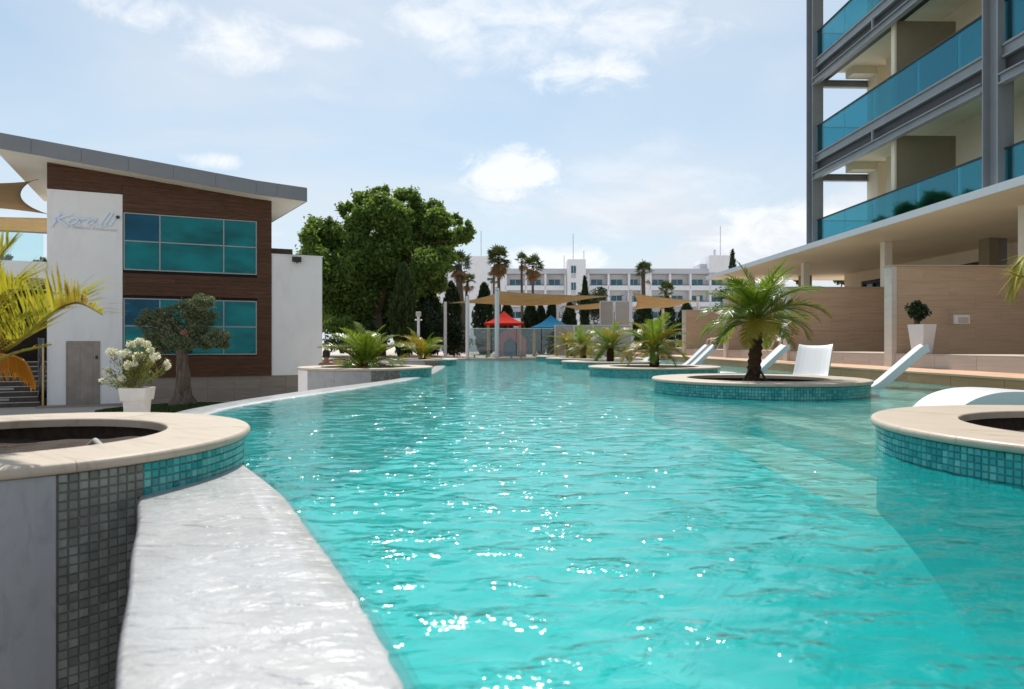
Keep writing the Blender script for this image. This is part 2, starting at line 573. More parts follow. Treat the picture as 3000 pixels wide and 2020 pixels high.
M['leaf_dark'] = m_leaf("cypress_leaf", (0.010, 0.026, 0.010), (0.030, 0.055, 0.018), 0.2)
M['leaf_mid'] = m_leaf("light_cypress_leaf", (0.030, 0.065, 0.018), (0.070, 0.105, 0.030), 0.3)
M['leaf_olive'] = m_leaf("olive_leaf", (0.070, 0.10, 0.055), (0.24, 0.28, 0.16), 0.3)
M['leaf_ole'] = m_leaf("oleander_leaf", (0.07, 0.11, 0.03), (0.24, 0.26, 0.08), 0.35)
M['petal'] = m_leaf("white_petal", (0.82, 0.79, 0.72), (0.90, 0.89, 0.84), 0.35)
M['frond'] = m_leaf("palm_leaflet", (0.075, 0.155, 0.020), (0.25, 0.33, 0.045), 0.40, rough=0.30)
M['frond_y'] = m_leaf("yellowing_palm_leaflet", (0.20, 0.22, 0.03), (0.42, 0.29, 0.04), 0.40, rough=0.35)
M['frond_near'] = m_leaf("gold_green_palm_leaflet", (0.16, 0.22, 0.02), (0.52, 0.43, 0.06), 0.45, (0.14, 0.055, 0.02), 0.35)
M['frond_dry'] = m_leaf("orange_dry_leaflet", (0.46, 0.17, 0.015), (0.62, 0.28, 0.03), 0.45)
M['fan'] = m_leaf("fan_palm_leaf", (0.035, 0.060, 0.018), (0.10, 0.125, 0.045), 0.25)
M['skirt'] = m_leaf("dry_fan_palm_leaf", (0.16, 0.095, 0.045), (0.26, 0.16, 0.07), 0.2)
M['rachis'] = m_plain("palm_rib", (0.26, 0.24, 0.06), 0.5)
M['trunk_palm'] = m_bark("palm_trunk_bark", (0.030, 0.018, 0.010), (0.13, 0.075, 0.04), (9, 9, 9), depth=0.04)
M['trunk_olive'] = m_bark("olive_bark", (0.05, 0.035, 0.026), (0.27, 0.21, 0.165), (5, 5, 1.0), depth=0.06)
M['trunk'] = m_bark("tree_bark", (0.06, 0.04, 0.028), (0.20, 0.14, 0.10))
M['trunk_far'] = m_bark("tall_palm_bark", (0.05, 0.038, 0.03), (0.13, 0.10, 0.075))
M['stump'] = m_plain("cut_wood", (0.22, 0.10, 0.06), 0.8, var=0.3, scale=14)
M['skin'] = m_plain("skin", (0.24, 0.12, 0.075), 0.55, var=0.05)
M['hair'] = m_plain("dark_hair", (0.012, 0.010, 0.009), 0.6)
M['chair_frame'] = m_plain("cream_chair_frame", (0.66, 0.52, 0.38), 0.4)
M['hose'] = m_plain("grey_hose_plastic", (0.36, 0.34, 0.32), 0.6)
M['paving'] = m_travertine("far_paving", ((0.34, 0.25, 0.20), (0.42, 0.33, 0.27), (0.5, 0.41, 0.35)), 3, horiz=False)
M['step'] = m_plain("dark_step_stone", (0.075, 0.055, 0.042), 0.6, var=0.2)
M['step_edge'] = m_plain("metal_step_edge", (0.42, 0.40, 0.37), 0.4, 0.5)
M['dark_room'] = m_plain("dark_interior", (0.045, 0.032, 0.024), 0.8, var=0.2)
M['tower_wall'] = m_plain("cream_tower_wall", (0.76, 0.68, 0.55), 0.8, var=0.03, scale=0.8)
M['partition'] = m_plain("olive_partition", (0.26, 0.225, 0.155), 0.75, var=0.05)
M['screen'] = m_travertine("grey_screen_stone", ((0.34, 0.31, 0.29), (0.42, 0.39, 0.36), (0.48, 0.45, 0.42)), 12)

# ------------------------------------------------------------------ geometry helpers
ORG = {}


class Fr:
    """a local frame in plan: origin, a along ex, b along ey, c up"""
    def __init__(s, o, ex, ey):
        s.o, s.ex, s.ey = Vector(o), Vector((*ex, 0)), Vector((*ey, 0))

    def pt(s, a, b, c):
        return s.o + s.ex * a + s.ey * b + Vector((0, 0, c))


WORLD = Fr((0, 0, 0), (1, 0), (0, 1))


class MB:
    def __init__(s):
        s.v, s.f = [], []

    def poly(s, pts):
        n = len(s.v)
        s.v += [tuple(p) for p in pts]
        s.f.append(tuple(range(n, n + len(pts))))

    def box(s, a0, a1, b0, b1, c0, c1, fr=WORLD):
        n = len(s.v)
        for c in (c0, c1):
            for a, b in ((a0, b0), (a1, b0), (a1, b1), (a0, b1)):
                s.v.append(tuple(fr.pt(a, b, c)))
        for q in ((3, 2, 1, 0), (4, 5, 6, 7), (0, 1, 5, 4), (1, 2, 6, 5), (2, 3, 7, 6), (3, 0, 4, 7)):
            s.f.append(tuple(n + i for i in q))
        return s

    def prism(s, pts, lo, hi):
        """pts in plan (x,y); lo / hi numbers or lists of z"""
        k = len(pts)
        lo = [lo] * k if isinstance(lo, (int, float)) else lo
        hi = [hi] * k if isinstance(hi, (int, float)) else hi
        n = len(s.v)
        s.v += [(p[0], p[1], z) for p, z in zip(pts, lo)] + [(p[0], p[1], z) for p, z in zip(pts, hi)]
        s.f.append(tuple(n + i for i in reversed(range(k))))
        s.f.append(tuple(n + k + i for i in range(k)))
        for i in range(k):
            j = (i + 1) % k
            s.f.append((n + i, n + j, n + k + j, n + k + i))
        return s

    def tube(s, path, radii, n=8, cap=True):
        path = [Vector(p) for p in path]
        if isinstance(radii, (int, float)):
            radii = [radii] * len(path)
        base = len(s.v)
        ref = None
        for i, p in enumerate(path):
            d = (path[min(i + 1, len(path) - 1)] - path[max(i - 1, 0)])
            d = d.normalized() if d.length > 1e-9 else Vector((0, 0, 1))
            if ref is None:
                ref = d.orthogonal().normalized()
            ref = (ref - d * ref.dot(d))
            ref = ref.normalized() if ref.length > 1e-6 else d.orthogonal().normalized()
            o = d.cross(ref)
            for k in range(n):
                t = 2 * math.pi * k / n
                s.v.append(tuple(p + (ref * math.cos(t) + o * math.sin(t)) * radii[i]))
        for i in range(len(path) - 1):
            for k in range(n):
                a, b = base + i * n + k, base + i * n + (k + 1) % n
                s.f.append((a, b, b + n, a + n))
        if cap:
            s.f.append(tuple(base + k for k in reversed(range(n))))
            e = base + (len(path) - 1) * n
            s.f.append(tuple(e + k for k in range(n)))
        return s

    def lathe(s, prof, c, n=48, a0=0.0, a1=2 * math.pi, closed_prof=False, caps=False):
        full = abs((a1 - a0) - 2 * math.pi) < 1e-6
        cols = n if full else n + 1
        base = len(s.v)
        for k in range(cols):
            t = a0 + (a1 - a0) * k / n
            for (r, z) in prof:
                s.v.append((c[0] + r * math.cos(t), c[1] + r * math.sin(t), c[2] + z))
        m = len(prof)
        for k in range(n):
            k2 = (k + 1) % cols
            for i in range(m if closed_prof else m - 1):
                j = (i + 1) % m
                s.f.append((base + k * m + i, base + k2 * m + i, base + k2 * m + j, base + k * m + j))
        if caps and not full:
            s.f.append(tuple(base + i for i in range(m)))
            s.f.append(tuple(base + (cols - 1) * m + i for i in reversed(range(m))))
        return s

    def grid(s, P):
        """P: rows of points"""
        base = len(s.v)
        nr, nc = len(P), len(P[0])
        for row in P:
            s.v += [tuple(p) for p in row]
        for i in range(nr - 1):
            for j in range(nc - 1):
                a = base + i * nc + j
                s.f.append((a, a + 1, a + nc + 1, a + nc))
        return s


def tag(o, label=None, cat=None, group=None, kind=None):
    if label: o["label"] = label
    if cat: o["category"] = cat
    if group: o["group"] = group
    if kind: o["kind"] = kind
    return o


def thing(name, loc, label, cat, group=None):
    o = bpy.data.objects.new(name, None)
    o.empty_display_size = 0.1
    COL.objects.link(o)
    o.location = loc
    ORG[o.name] = Vector(loc)
    return tag(o, label, cat, group)


def obj(name, mb, mat, parent=None, smooth=False, bevel=0.0, kind=None, label=None):
    me = bpy.data.meshes.new(name)
    off = ORG[parent.name] if parent is not None else Vector((0, 0, 0))
    if parent is None and mb.v and kind != 'structure':
        xs = np.array(mb.v)
        off = Vector((float(xs[:, 0].mean()), float(xs[:, 1].mean()), float(xs[:, 2].min())))
    v = [(p[0] - off.x, p[1] - off.y, p[2] - off.z) for p in mb.v]
    me.from_pydata(v, [], mb.f)
    me.materials.append(mat)
    if smooth:
        me.polygons.foreach_set('use_smooth', [True] * len(me.polygons))
    me.update()
    return link(name, me, parent, off if parent is None else None, bevel, kind, label, off)


def link(name, me, parent, loc=None, bevel=0.0, kind=None, label=None, org=None):
    o = bpy.data.objects.new(name, me)
    COL.objects.link(o)
    if parent is not None:
        o.parent = parent
    elif loc is not None:
        o.location = loc
    ORG[o.name] = org if org is not None else Vector((0, 0, 0))
    if bevel:
        b = o.modifiers.new("bevel", 'BEVEL')
        b.width = bevel
        b.segments = 2
        b.limit_method = 'ANGLE'
    tag(o, label=label, kind=kind)
    return o


def arr_mesh(name, V, quads):
    V = np.ascontiguousarray(V, dtype=np.float32)
    q = np.ascontiguousarray(quads, dtype=np.int32)
    me = bpy.data.meshes.new(name)
    k = q.shape[1]
    me.vertices.add(len(V))
    me.vertices.foreach_set('co', V.ravel())
    me.loops.add(q.size)
    me.loops.foreach_set('vertex_index', q.ravel())
    me.polygons.add(len(q))
    me.polygons.foreach_set('loop_start', np.arange(0, q.size, k, dtype=np.int32))
    me.polygons.foreach_set('loop_total', np.full(len(q), k, dtype=np.int32))
    me.update(calc_edges=True)
    return me


def leaves(C, length, width, D=None, jitter=1.0):
    """leaf-shaped quads at centres C (N,3), along directions D or random"""
    n = len(C)
    d = rng.normal(size=(n, 3)) * jitter
    if D is not None:
        d = d + D
    d /= np.linalg.norm(d, axis=1)[:, None] + 1e-9
    r = rng.normal(size=(n, 3))
    s = np.cross(d, r)
    s /= np.linalg.norm(s, axis=1)[:, None] + 1e-9
    L = (length * rng.uniform(0.6, 1.3, n))[:, None]
    Wd = (width * rng.uniform(0.7, 1.2, n))[:, None]
    nrm = np.cross(d, s)
    a = C - d * L * .5
    b = C + s * Wd * .5 - d * L * .05 + nrm * L * .06
    c = C + d * L * .5
    e = C - s * Wd * .5 - d * L * .05 + nrm * L * .06
    V = np.stack([a, b, c, e], 1).reshape(-1, 3)
    return V, np.arange(4 * n).reshape(n, 4)


def blob_points(n, c, r, shell=0.45):
    d = rng.normal(size=(n, 3))
    d /= np.linalg.norm(d, axis=1)[:, None]
    rad = shell + (1 - shell) * rng.random(n) ** 0.6
    return np.array(c) + d * rad[:, None] * np.array(r)


def W(px, py, D):
    return Vector(((px - 1500) / 2000 * D, D, EYE + (1010 - py) / 2000 * D))


def interp(y, ys, xs):
    return np.interp(y, ys, xs)


# ------------------------------------------------------------------ setting: ground, pool, deck
GZ = -1.39
mb = MB()
mb.poly([(-900, -60, GZ), (900, -60, GZ), (900, 1500, GZ), (-900, 1500, GZ)])
obj("ground", mb, M['ground'], kind="structure")

LY = [-4, 0.5, 1.37, 1.8, 2.64, 3.56, 4.2, 4.8, 5.8, 7, 8, 9.2, 11, 13.4, 16, 20, 22.8, 30.2]
LX = [1.5, .12, -.2, -.39, -.79, -1.29, -1.72, -2.2, -2.8, -3.06, -3.0, -2.74, -2.35, -1.96, -1.85, -2.0, -2.2, -2.6]
U = Vector((-.03, 1, 0)).normalized()          # axis of the hotel wing
RF = Fr((0, 0, 0), (1, .03), (-.03, 1))        # a = to the right (t), b = along the wing (s)
DECK_T = 7.68
END_Y = 30.2


def smooth_curve(ys, xs, n=260):
    t = np.linspace(ys[0], ys[-1], n)
    x = np.interp(t, ys, xs)
    k = np.ones(9) / 9
    xp = np.convolve(np.pad(x, 4, mode='edge'), k, 'valid')
    return t, xp


EDY, EDX = smooth_curve(LY, LX)


def left_edge(y):
    return np.interp(y, EDY, EDX)


def right_edge(y):
    return DECK_T - .03 * np.asarray(y) + 0.01


# weir: strip of wet marble along the left edge, water runs over it
ys = np.concatenate([np.arange(-4, 6, .05), np.arange(6, END_Y + .3, .15)])
xi = left_edge(ys)
tx = np.gradient(xi, ys)
nx, ny = -1 / np.sqrt(1 + tx ** 2), tx / np.sqrt(1 + tx ** 2)
OY = [-4, .5, 1.37, 2.0, 3.01, 4, 5, 6, 7, 8.5, 10.4, 12, 13.4, 16, 20, 22.8, 30.5]
OX = [1.1, -.33, -.80, -1.125, -1.64, -2.2, -2.80, -3.24, -3.44, -3.35, -3.02, -2.62, -2.30, -2.2, -2.35, -2.55, -2.95]
oc = smooth_curve(OY, OX)
inner = np.stack([xi, ys], 1)
outer = np.stack([np.interp(ys, *oc), ys], 1)
rows = []
prof = [(-.10, -1.3), (-.10, -.07), (-.02, -.012), (.03, .008), (.25, .012), (.5, .013), (.75, .012), (.97, .008), (.985, .004), (1.0, -.012), (1.0, -.06), (1.0, -1.42)]
for p, z in prof:
    q = inner * (1 - p) + outer * p
    wob = np.zeros(len(ys))
    if 0.9 < p:
        wob = .003 * np.sin(ys * 9)
        if z < -.1:
            wob = wob * 0
    if abs(p) < .1:
        wob = .004 * np.sin(ys * 5 + 2)
    q = q + np.stack([nx, ny], 1) * wob[:, None]
    rows.append([(a, b, z) for a, b in q])
mb = MB()
mb.grid(rows)
obj("pool_overflow_edge", mb, M['weir'], kind="structure", smooth=True)

mb = MB()
mb.prism([(-4.6, .25), (-.98, .25), (-1.02, .85), (-4.6, .85)], -1.42, .12)
obj("added_shade_wall", mb, M['marble_panel'], kind="structure")  # invented wall out of view, blocks low sky to shade the near planter

# pool basin: floor, step, shelf
AY = [-4, 2.8, 3.6, 4.4, 5, 6.3, 8.3, 10, 15, 20, 25, 31]
AX = [6.2, 5.6, 4.6, 3.5, 3.05, 3.05, 2.95, 2.85, 2.55, 2.3, 2.05, 1.85]
BY = [-4, 2.6, 3.2, 3.8, 4.4, 5.5, 7.5, 8.5, 10, 15, 20, 25, 31]
BX = [5.6, 5.0, 3.9, 2.75, 2.25, 2.25, 2.40, 2.35, 2.30, 2.0, 1.75, 1.5, 1.3]
SH, TR, FL = -.17, -.42, -1.25
sy = np.arange(-4, END_Y + .3, .1)
ax = smooth_curve(AY, AX)
ax = np.interp(sy, *ax)
bx = smooth_curve(BY, BX)
bx = np.interp(sy, *bx)


def strip(name, x0, z0, x1, z1, mat, n=2):
    m_ = MB()
    m_.grid([[(a, y, z0) for a, y in zip(x0, sy)], [(a, y, z1) for a, y in zip(x1, sy)]])
    return obj(name, m_, mat, kind="structure")


strip("pool_shelf", ax, SH, right_edge(sy) + .3, SH, M['shelf'])
strip("pool_step_riser", ax - .004, SH - .001, ax - .002, TR, M['step_riser'])
strip("pool_step", bx, TR, ax, TR, M['shelf'])
cov = MB()                                   # coved slope from the step down to the basin floor
cov.grid([[(b_ - 1.9 * t_, y_, TR + (FL - .014 - TR) * (3 * t_ ** 2 - 2 * t_ ** 3)) for b_, y_ in zip(bx, sy)] for t_ in np.linspace(0, 1, 13)])
obj("pool_basin_slope", cov, M['pool_floor'], kind="structure", smooth=True)
strip("pool_floor", left_edge(sy) - .2, FL - .004, bx - .3, FL - .004, M['pool_floor'])
mb = MB()
mb.poly([(-3.2, END_Y, -1.4), (8, END_Y, -1.4), (8, END_Y, .06), (-3.2, END_Y, .06)])
obj("pool_end_wall", mb, M['tile_t'], kind="structure")

# water: mesh with real wavelets, finer towards the shore the photograph was taken from
yy = [-4.0]
while yy[-1] < END_Y:
    y = yy[-1]
    yy.append(y + (0.10 if y < .6 else max(.011, .0062 * max(y, .6))))
yy = np.array(yy)
NU = 300
u = np.linspace(0, 1, NU)
xl = left_edge(yy) - .09
X = xl[:, None] + (right_edge(yy) - xl)[:, None] * u[None, :]
Y = np.repeat(yy[:, None], NU, 1)
Z = np.zeros_like(X)
wr = np.random.default_rng(3)
for i in range(46):
    lam = 0.060 * (4.5 ** wr.random())
    ang = math.pi / 2 + wr.normal() * 0.55
    k = 2 * math.pi / lam
    amp = 0.0054 * lam * wr.uniform(.5, 1.2)
    ph = wr.random() * 6.28
    warp = .18 * np.sin(X * wr.uniform(.6, 1.6) + Y * wr.uniform(-.6, .6) + ph)
    cell = np.maximum(.0062 * np.maximum(Y, .6), .011)
    fade = np.clip((lam / cell - 3) / 4, 0, 1)
    env = .65 + .35 * np.sin(X * wr.uniform(.5, 1.5) + Y * wr.uniform(.3, 1.0) + ph * 2)
    Z += amp * fade * env * np.sin(k * (X * math.cos(ang) + Y * math.sin(ang)) + k * warp * .35 + ph)
V = np.stack([X, Y, Z], -1).reshape(-1, 3)
nr = len(yy)
a = (np.arange(nr - 1)[:, None] * NU + np.arange(NU - 1)[None, :]).ravel()
me = arr_mesh("pool_water", V, np.stack([a, a + 1, a + NU + 1, a + NU], 1))
me.polygons.foreach_set('use_smooth', [True] * len(me.polygons))
me.materials.append(M['water'])
o = link("pool_water", me, None, (0, 0, 0), kind="structure")

# deck along the right side, platform of the terraces
DZ = .196
mb = MB()
mb.box(DECK_T + .03, 9.4, -4, 45, -1.4, DZ, RF)
deck = obj("deck", mb, M['deck'], kind="structure")
mb = MB()
mb.box(9.02, 24, -4, 45, -1.4, .47, RF)
plat = obj("terrace_platform", mb, M['trav_pale'], kind="structure")
mb = MB()
mb.box(9.0, 24, -4, 45, .472, .49, RF)
obj("terrace_floor", mb, M['trav_cap'], kind="structure")
s = -2.0
k = 0
while s < 33:                                        # stone slabs facing the deck edge
    mb = MB()
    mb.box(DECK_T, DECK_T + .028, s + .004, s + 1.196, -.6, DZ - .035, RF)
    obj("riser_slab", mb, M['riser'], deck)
    mb = MB()
    mb.box(DECK_T - .02, DECK_T + .40, s + .003, s + 1.197, DZ - .03, DZ + .004, RF)
    obj("edge_slab", mb, M['deck'], deck)
    mb = MB()
    mb.box(8.995, 9.019, s + .004, s + 1.196, DZ + .002, .468, RF)
    obj("plinth_slab", mb, M['trav_pale'], plat)
    s += 1.2
mb = MB()
mb.box(-12, 12, END_Y + .02, 62, -1.35, .03)
obj("playground_paving", mb, M['paving'], kind="structure")
mb = MB()
mb.box(-3.4, 1.4, END_Y - .02, END_Y + .5, -.05, .075)
obj("pool_end_coping", mb, M['trav_cap'], kind="structure")

# ------------------------------------------------------------------ round planters in the pool
TS = .0385
TILE = {}
for nm in ('tile_t', 'tile_d', 'tile_g'):
    mb = MB()
    h, d, b = (TS - .0035) / 2, .006, .003
    # outward = +X, a little bevelled slab
    pts = [(0, -h, -h), (0, h, -h), (0, h, h), (0, -h, h), (d, -h + b, -h + b), (d, h - b, -h + b), (d, h - b, h - b), (d, -h + b, h - b)]
    mb.v = pts
    mb.f = [(4, 5, 6, 7), (0, 1, 5, 4), (1, 2, 6, 5), (2, 3, 7, 6), (3, 0, 4, 7)]
    me = bpy.data.meshes.new("tile")
    me.from_pydata(mb.v, [], mb.f)
    me.materials.append(M[nm])
    TILE[nm] = me
COPE_Z0, COPE_Z1 = .154, .204


M['grout_t'] = m_plain("teal_grout", (0.10, 0.27, 0.25), 0.9, var=0.2, scale=30)


def planter(c, r, hole, label, bottom=-1.3, dry=None, marble=None, parts=0, vis=None, group=None):
    """c centre in plan; tile radius r; dry/marble: (angle0, angle1) ranges outside the pool"""
    root = thing("round_planter", (c[0], c[1], 0), label, "planter", group or "round planters standing in the pool")
    mb = MB()
    mb.lathe([(r - .001, bottom), (r - .001, COPE_Z0 + .002), (hole + .03, COPE_Z0 + .002)], (c[0], c[1], 0), 96)
    wall = obj("planter_wall", mb, M['grout' if dry else 'grout_t'], root, smooth=False)
    # coping of six marble segments with a rounded nose
    ro = r + .035
    t = COPE_Z1 - COPE_Z0
    prof = [(hole, 0), (ro - .012, 0)]
    for i in range(9):
        an = -math.pi / 2 + math.pi * i / 8
        prof.append((ro - .022 + .022 * math.cos(an), t / 2 + t / 2 * math.sin(an)))
    prof += [(ro - .03, t), (hole + .006, t), (hole, t - .006)]
    nseg = 6
    a0 = random.random()
    for i in range(nseg):
        b0 = a0 + 2 * math.pi * i / nseg
        mb = MB()
        mb.lathe(prof, (c[0], c[1], COPE_Z0 + random.uniform(0, .0015)), 20, b0 + .0009, b0 + 2 * math.pi / nseg - .0009, True, True)
        obj("coping_slab", mb, M['marble'], root, smooth=False, bevel=0)
    mb = MB()
    mb.lathe([(hole + .03, COPE_Z0 + .001), (hole + .03, -.1)], (c[0], c[1], 0), 64)
    obj("inner_lining", mb, M['soil'], root)
    # soil
    mb = MB()
    pr = []
    for j in range(7):
        rr = (hole + .028) * j / 6
        pr.append([(c[0] + rr * math.cos(q), c[1] + rr * math.sin(q), .085 + .03 * math.sin(q * 3 + j) * (j / 6) + random.uniform(-.012, .018)) for q in np.linspace(0, 2 * math.pi, 25)])
    mb.grid(pr)
    obj("soil", mb, M['soil'], root, smooth=True)
    # tiles
    n = int(2 * math.pi * r / TS)
    zs = np.arange(COPE_Z0 - TS / 2, bottom, -TS)
    cand = []
    rl = random.Random(int(c[0] * 100 + c[1] * 7))
    for k in range(n):
        an = 2 * math.pi * k / n
        if marble and marble[0] < an < marble[1]:
            continue
        for z in zs:
            isdry = dry and (dry[0] < an < dry[1] or (z < -.03 and dry[0] < an < dry[1] + .4))
            if z < -.12 and not isdry:
                continue
            if z < -.98:
                continue
            p = Vector((c[0] + r * math.cos(an), c[1] + r * math.sin(an), z))
            facing = -(p.x * math.cos(an) + p.y * math.sin(an))
            cand.append((facing < 0, p.length, an, z, isdry))
    cand.sort(key=lambda q: (q[0], q[1]))
    if vis:
        cand.sort(key=lambda q: (0 if vis(q[2], q[3]) else 1, q[0], q[1]))
    rest = MB()
    restd = MB()
    for i, (_, _, an, z, isdry) in enumerate(cand):
        nm = 'tile_g' if isdry else ('tile_d' if rl.random() < .35 else 'tile_t')
        if i < parts:
            o = bpy.data.objects.new("tile", TILE[nm])
            COL.objects.link(o)
            o.parent = root
            o.location = (r * math.cos(an), r * math.sin(an), z + rl.uniform(-.0006, .0006))
            o.rotation_euler = (rl.uniform(-.02, .02), rl.uniform(-.03, .03), an + rl.uniform(-.03, .03))
        else:
            mt = restd if isdry else rest
            h, d = (TS - .0035) / 2, .005
            ca, sa = math.cos(an), math.sin(an)
            n0 = len(mt.v)
            for dd, hh in ((0, h), (d, h - .002)):
                for yy_, zz_ in ((-hh, -hh), (hh, -hh), (hh, hh), (-hh, hh)):
                    mt.v.append((c[0] + (r + dd) * ca - yy_ * sa, c[1] + (r + dd) * sa + yy_ * ca, z + zz_))
            for q in ((4, 5, 6, 7), (0, 1, 5, 4), (1, 2, 6, 5), (2, 3, 7, 6), (3, 0, 4, 7)):
                mt.f.append(tuple(n0 + i_ for i_ in q))
    if rest.v:
        obj("mosaic", rest, M['tile_t'], root, kind="stuff")
    if restd.v:
        obj("mosaic", restd, M['tile_g'], root, kind="stuff")
    if marble:
        m0, m1, mn, mmat = marble[0], marble[1], marble[2], marble[3]
        for i in range(mn):
            mb = MB()
            q0 = m0 + (m1 - m0) * i / mn
            q1 = m0 + (m1 - m0) * (i + 1) / mn
            mb.lathe([(r, bottom), (r + .012, bottom), (r + .012, COPE_Z0 - .001), (r, COPE_Z0 - .001)], (c[0], c[1], 0), 12, q0 + .001, q1 - .001, True, True)
            mm = mmat if isinstance(mmat, str) else mmat[i % len(mmat)]
            obj("marble_panel", mb, M[mm], root, smooth=False)
    return root


def ang(c, px, r):
    """angle on the planter's near side that faces the given bearing"""
    best, ba = 9, 0
    for k in range(3600):
        a_ = 2 * math.pi * k / 3600
        x, y = c[0] + r * math.cos(a_), c[1] + r * math.sin(a_)
        if (x * math.cos(a_) + y * math.sin(a_)) > 0:
            continue
        e = abs(x / y - (px - 1500) / 2000)
        if e < best:
            best, ba = e, a_
    return ba


cL1, rL1 = (-2.75, 3.67), 1.22
aM = ang(cL1, 162, rL1)
aW = ang(cL1, 425, rL1)
planter(cL1, rL1, .80, "round mosaic planter with hose in its soil, half outside the overflow edge",
        dry=(aM, aW), marble=(math.pi * .62, aM, 5, 'marble_panel'), parts=300,
        vis=lambda a_, z: aM < a_ < 6.4 and z > -.46)
cR1 = (3.80, 4.0)
planter(cR1, 1.47, .99, "round turquoise mosaic planter in front of the low white lounger with knee hump", parts=300,
        vis=lambda a_, z: 2.6 < a_ < 4.2 and z > -.06)
cR = [(3.57, 9.95), (3.19, 15.4), (2.93, 20.3), (2.70, 25.0), (2.47, 29.0)]
lab = ["round turquoise mosaic planter holding the tallest pygmy palm", "round planter holding the second palm from the tallest one",
       "round planter holding the third palm of the row, counted from the tallest palm", "round planter holding the next to last palm of the pool row",
       "round planter holding the leaning palm at the far pool end"]
planter(cR[0], 1.47, .99, lab[0], parts=300, vis=lambda a_, z: 3.5 < a_ < 6.0 and z > -.05)
for cc, l_ in zip(cR[1:], lab[1:]):
    planter(cc, 1.43, .98, l_)
cL2, cL3 = (-3.22, 15.1), (-3.12, 23.0)
a0 = ang(cL2, 1088, 1.43)
planter(cL2, 1.43, .98, "white-panelled round planter on the overflow edge with the low bushy palm", dry=(a0, a0 + .42),
        marble=(math.pi * .6, a0, 6, ('marble_white', 'marble_white', 'marble_white', 'marble_white', 'marble_panel', 'marble_panel')))
a0 = ang(cL3, 1245, 1.25)
planter(cL3, 1.25, .85, "white-panelled round planter with the upright young palm, beside the tree hedge", dry=(a0, a0 + .42),
        marble=(math.pi * .6, a0, 6, ('marble_white', 'marble_white', 'marble_white', 'marble_white', 'marble_panel', 'marble_panel')))

# ------------------------------------------------------------------ restaurant building on the left
FO = Vector((-13.505, 23.67, EYE))
EX, NR = (.913, .4077), (-.4077, .913)      # b is positive into the building
FF = Fr(FO, EX, NR)


def fq(px):
    r_ = (px - 1500) / 2000
    return (-13.505 - r_ * 23.67) / (r_ * .4077 - .913)


def fh(px, py):
    q = fq(px)
    return (1010 - py) / 2000 * (23.67 + .4077 * q)


GH = GZ - EYE                                # ground in heights above the eye


def roof_h(q):
    return float(np.interp(q, [-12, -3.5, 4.32, 6.06], [7.08, 6.22, 5.43, 5.33]))


rest = thing("restaurant_building", tuple(FF.pt(0, 0, GH)), "two-storey restaurant with dark wood cladding, teal windows and grey sloping roof", "building")
mb = MB()
mb.box(-2.2, 0, 0, 8, GH, 5.2, FF)
obj("white_wall", mb, M['white'], rest)
# core behind the cladding
def sloped(mb, qa, qb, b0, b1, lo):
    ps = [FF.pt(qa, b0, 0), FF.pt(qb, b0, 0), FF.pt(qb, b1, 0), FF.pt(qa, b1, 0)]
    ta, tb_ = EYE + roof_h(qa) - .06, EYE + roof_h(qb) - .06
    mb.prism([(p_.x, p_.y) for p_ in ps], EYE + lo, [ta, tb_, tb_, ta])


mb = MB()                                    # shell behind the cladding, open at the two window bands
sloped(mb, 4.40, 4.88, .05, 7.9, -1.165)
sloped(mb, .003, 4.399, .05, .25, 4.61)
mb.box(.003, 4.399, .05, .25, -1.165, -.40, FF)
mb.box(.003, 4.399, .05, .25, 1.64, 2.57, FF)
sloped(mb, -2.19, .0, .05, 7.9, 5.202)
core = obj("core_wall", mb, M['backing'], rest)
mb = MB()
sloped(mb, .003, 4.399, 7.6, 7.9, -1.165)
mb.box(.003, 4.399, .251, 7.59, 1.75, 2.45, FF)
mb.box(.003, 4.399, .251, 7.59, -1.16, -.75, FF)
mb.box(.003, 4.399, .251, 7.59, 4.85, 4.95, FF)
obj("interior_walls", mb, M['room'], rest)
# boards
WIN = [(.05, 4.353, 2.61, 4.57), (.05, 4.353, -.356, 1.60)]
bh = .152
h = -1.165
row = 0
while h < 6.2:
    h1 = h + bh - .005
    lo_q = -2.2 if h + .02 > 5.2 else 0.0
    spans = [(lo_q, 4.895)]
    for (wa, wb, wl_, wh) in WIN:
        if h1 > wl_ - .02 and h < wh + .02:
            spans = [(0.0, wa - .045), (wb + .045, 4.895)] if wa > .06 else [(wb + .03, 4.895)]
    joints = [-1.0, 0.0, 1.63, 3.26] if row % 1 == 0 else []
    for (sa, sb) in spans:
        cuts = [sa] + [j for j in joints if sa + .1 < j < sb - .1] + [sb]
        for ca, cb in zip(cuts[:-1], cuts[1:]):
            top_a = min(h1, roof_h(ca) - .01)
            top_b = min(h1, roof_h(cb) - .01)
            if top_a <= h + .01 and top_b <= h + .01:
                continue
            top_a, top_b = max(top_a, h + .004), max(top_b, h + .004)
            pr = random.uniform(0, .004)
            mb = MB()
            ps = [FF.pt(ca + .002, -.006 - pr, 0), FF.pt(cb - .002, -.006 - pr, 0), FF.pt(cb - .002, .045, 0), FF.pt(ca + .002, .045, 0)]
            hb = max(h, 5.204) if lo_q < 0 and ca < -.01 else h
            mb.prism([(p.x, p.y) for p in ps], EYE + hb, [EYE + top_a, EYE + top_b, EYE + top_b, EYE + top_a])
            obj("wood_board", mb, M['wood'], rest)
    h += bh
    row += 1
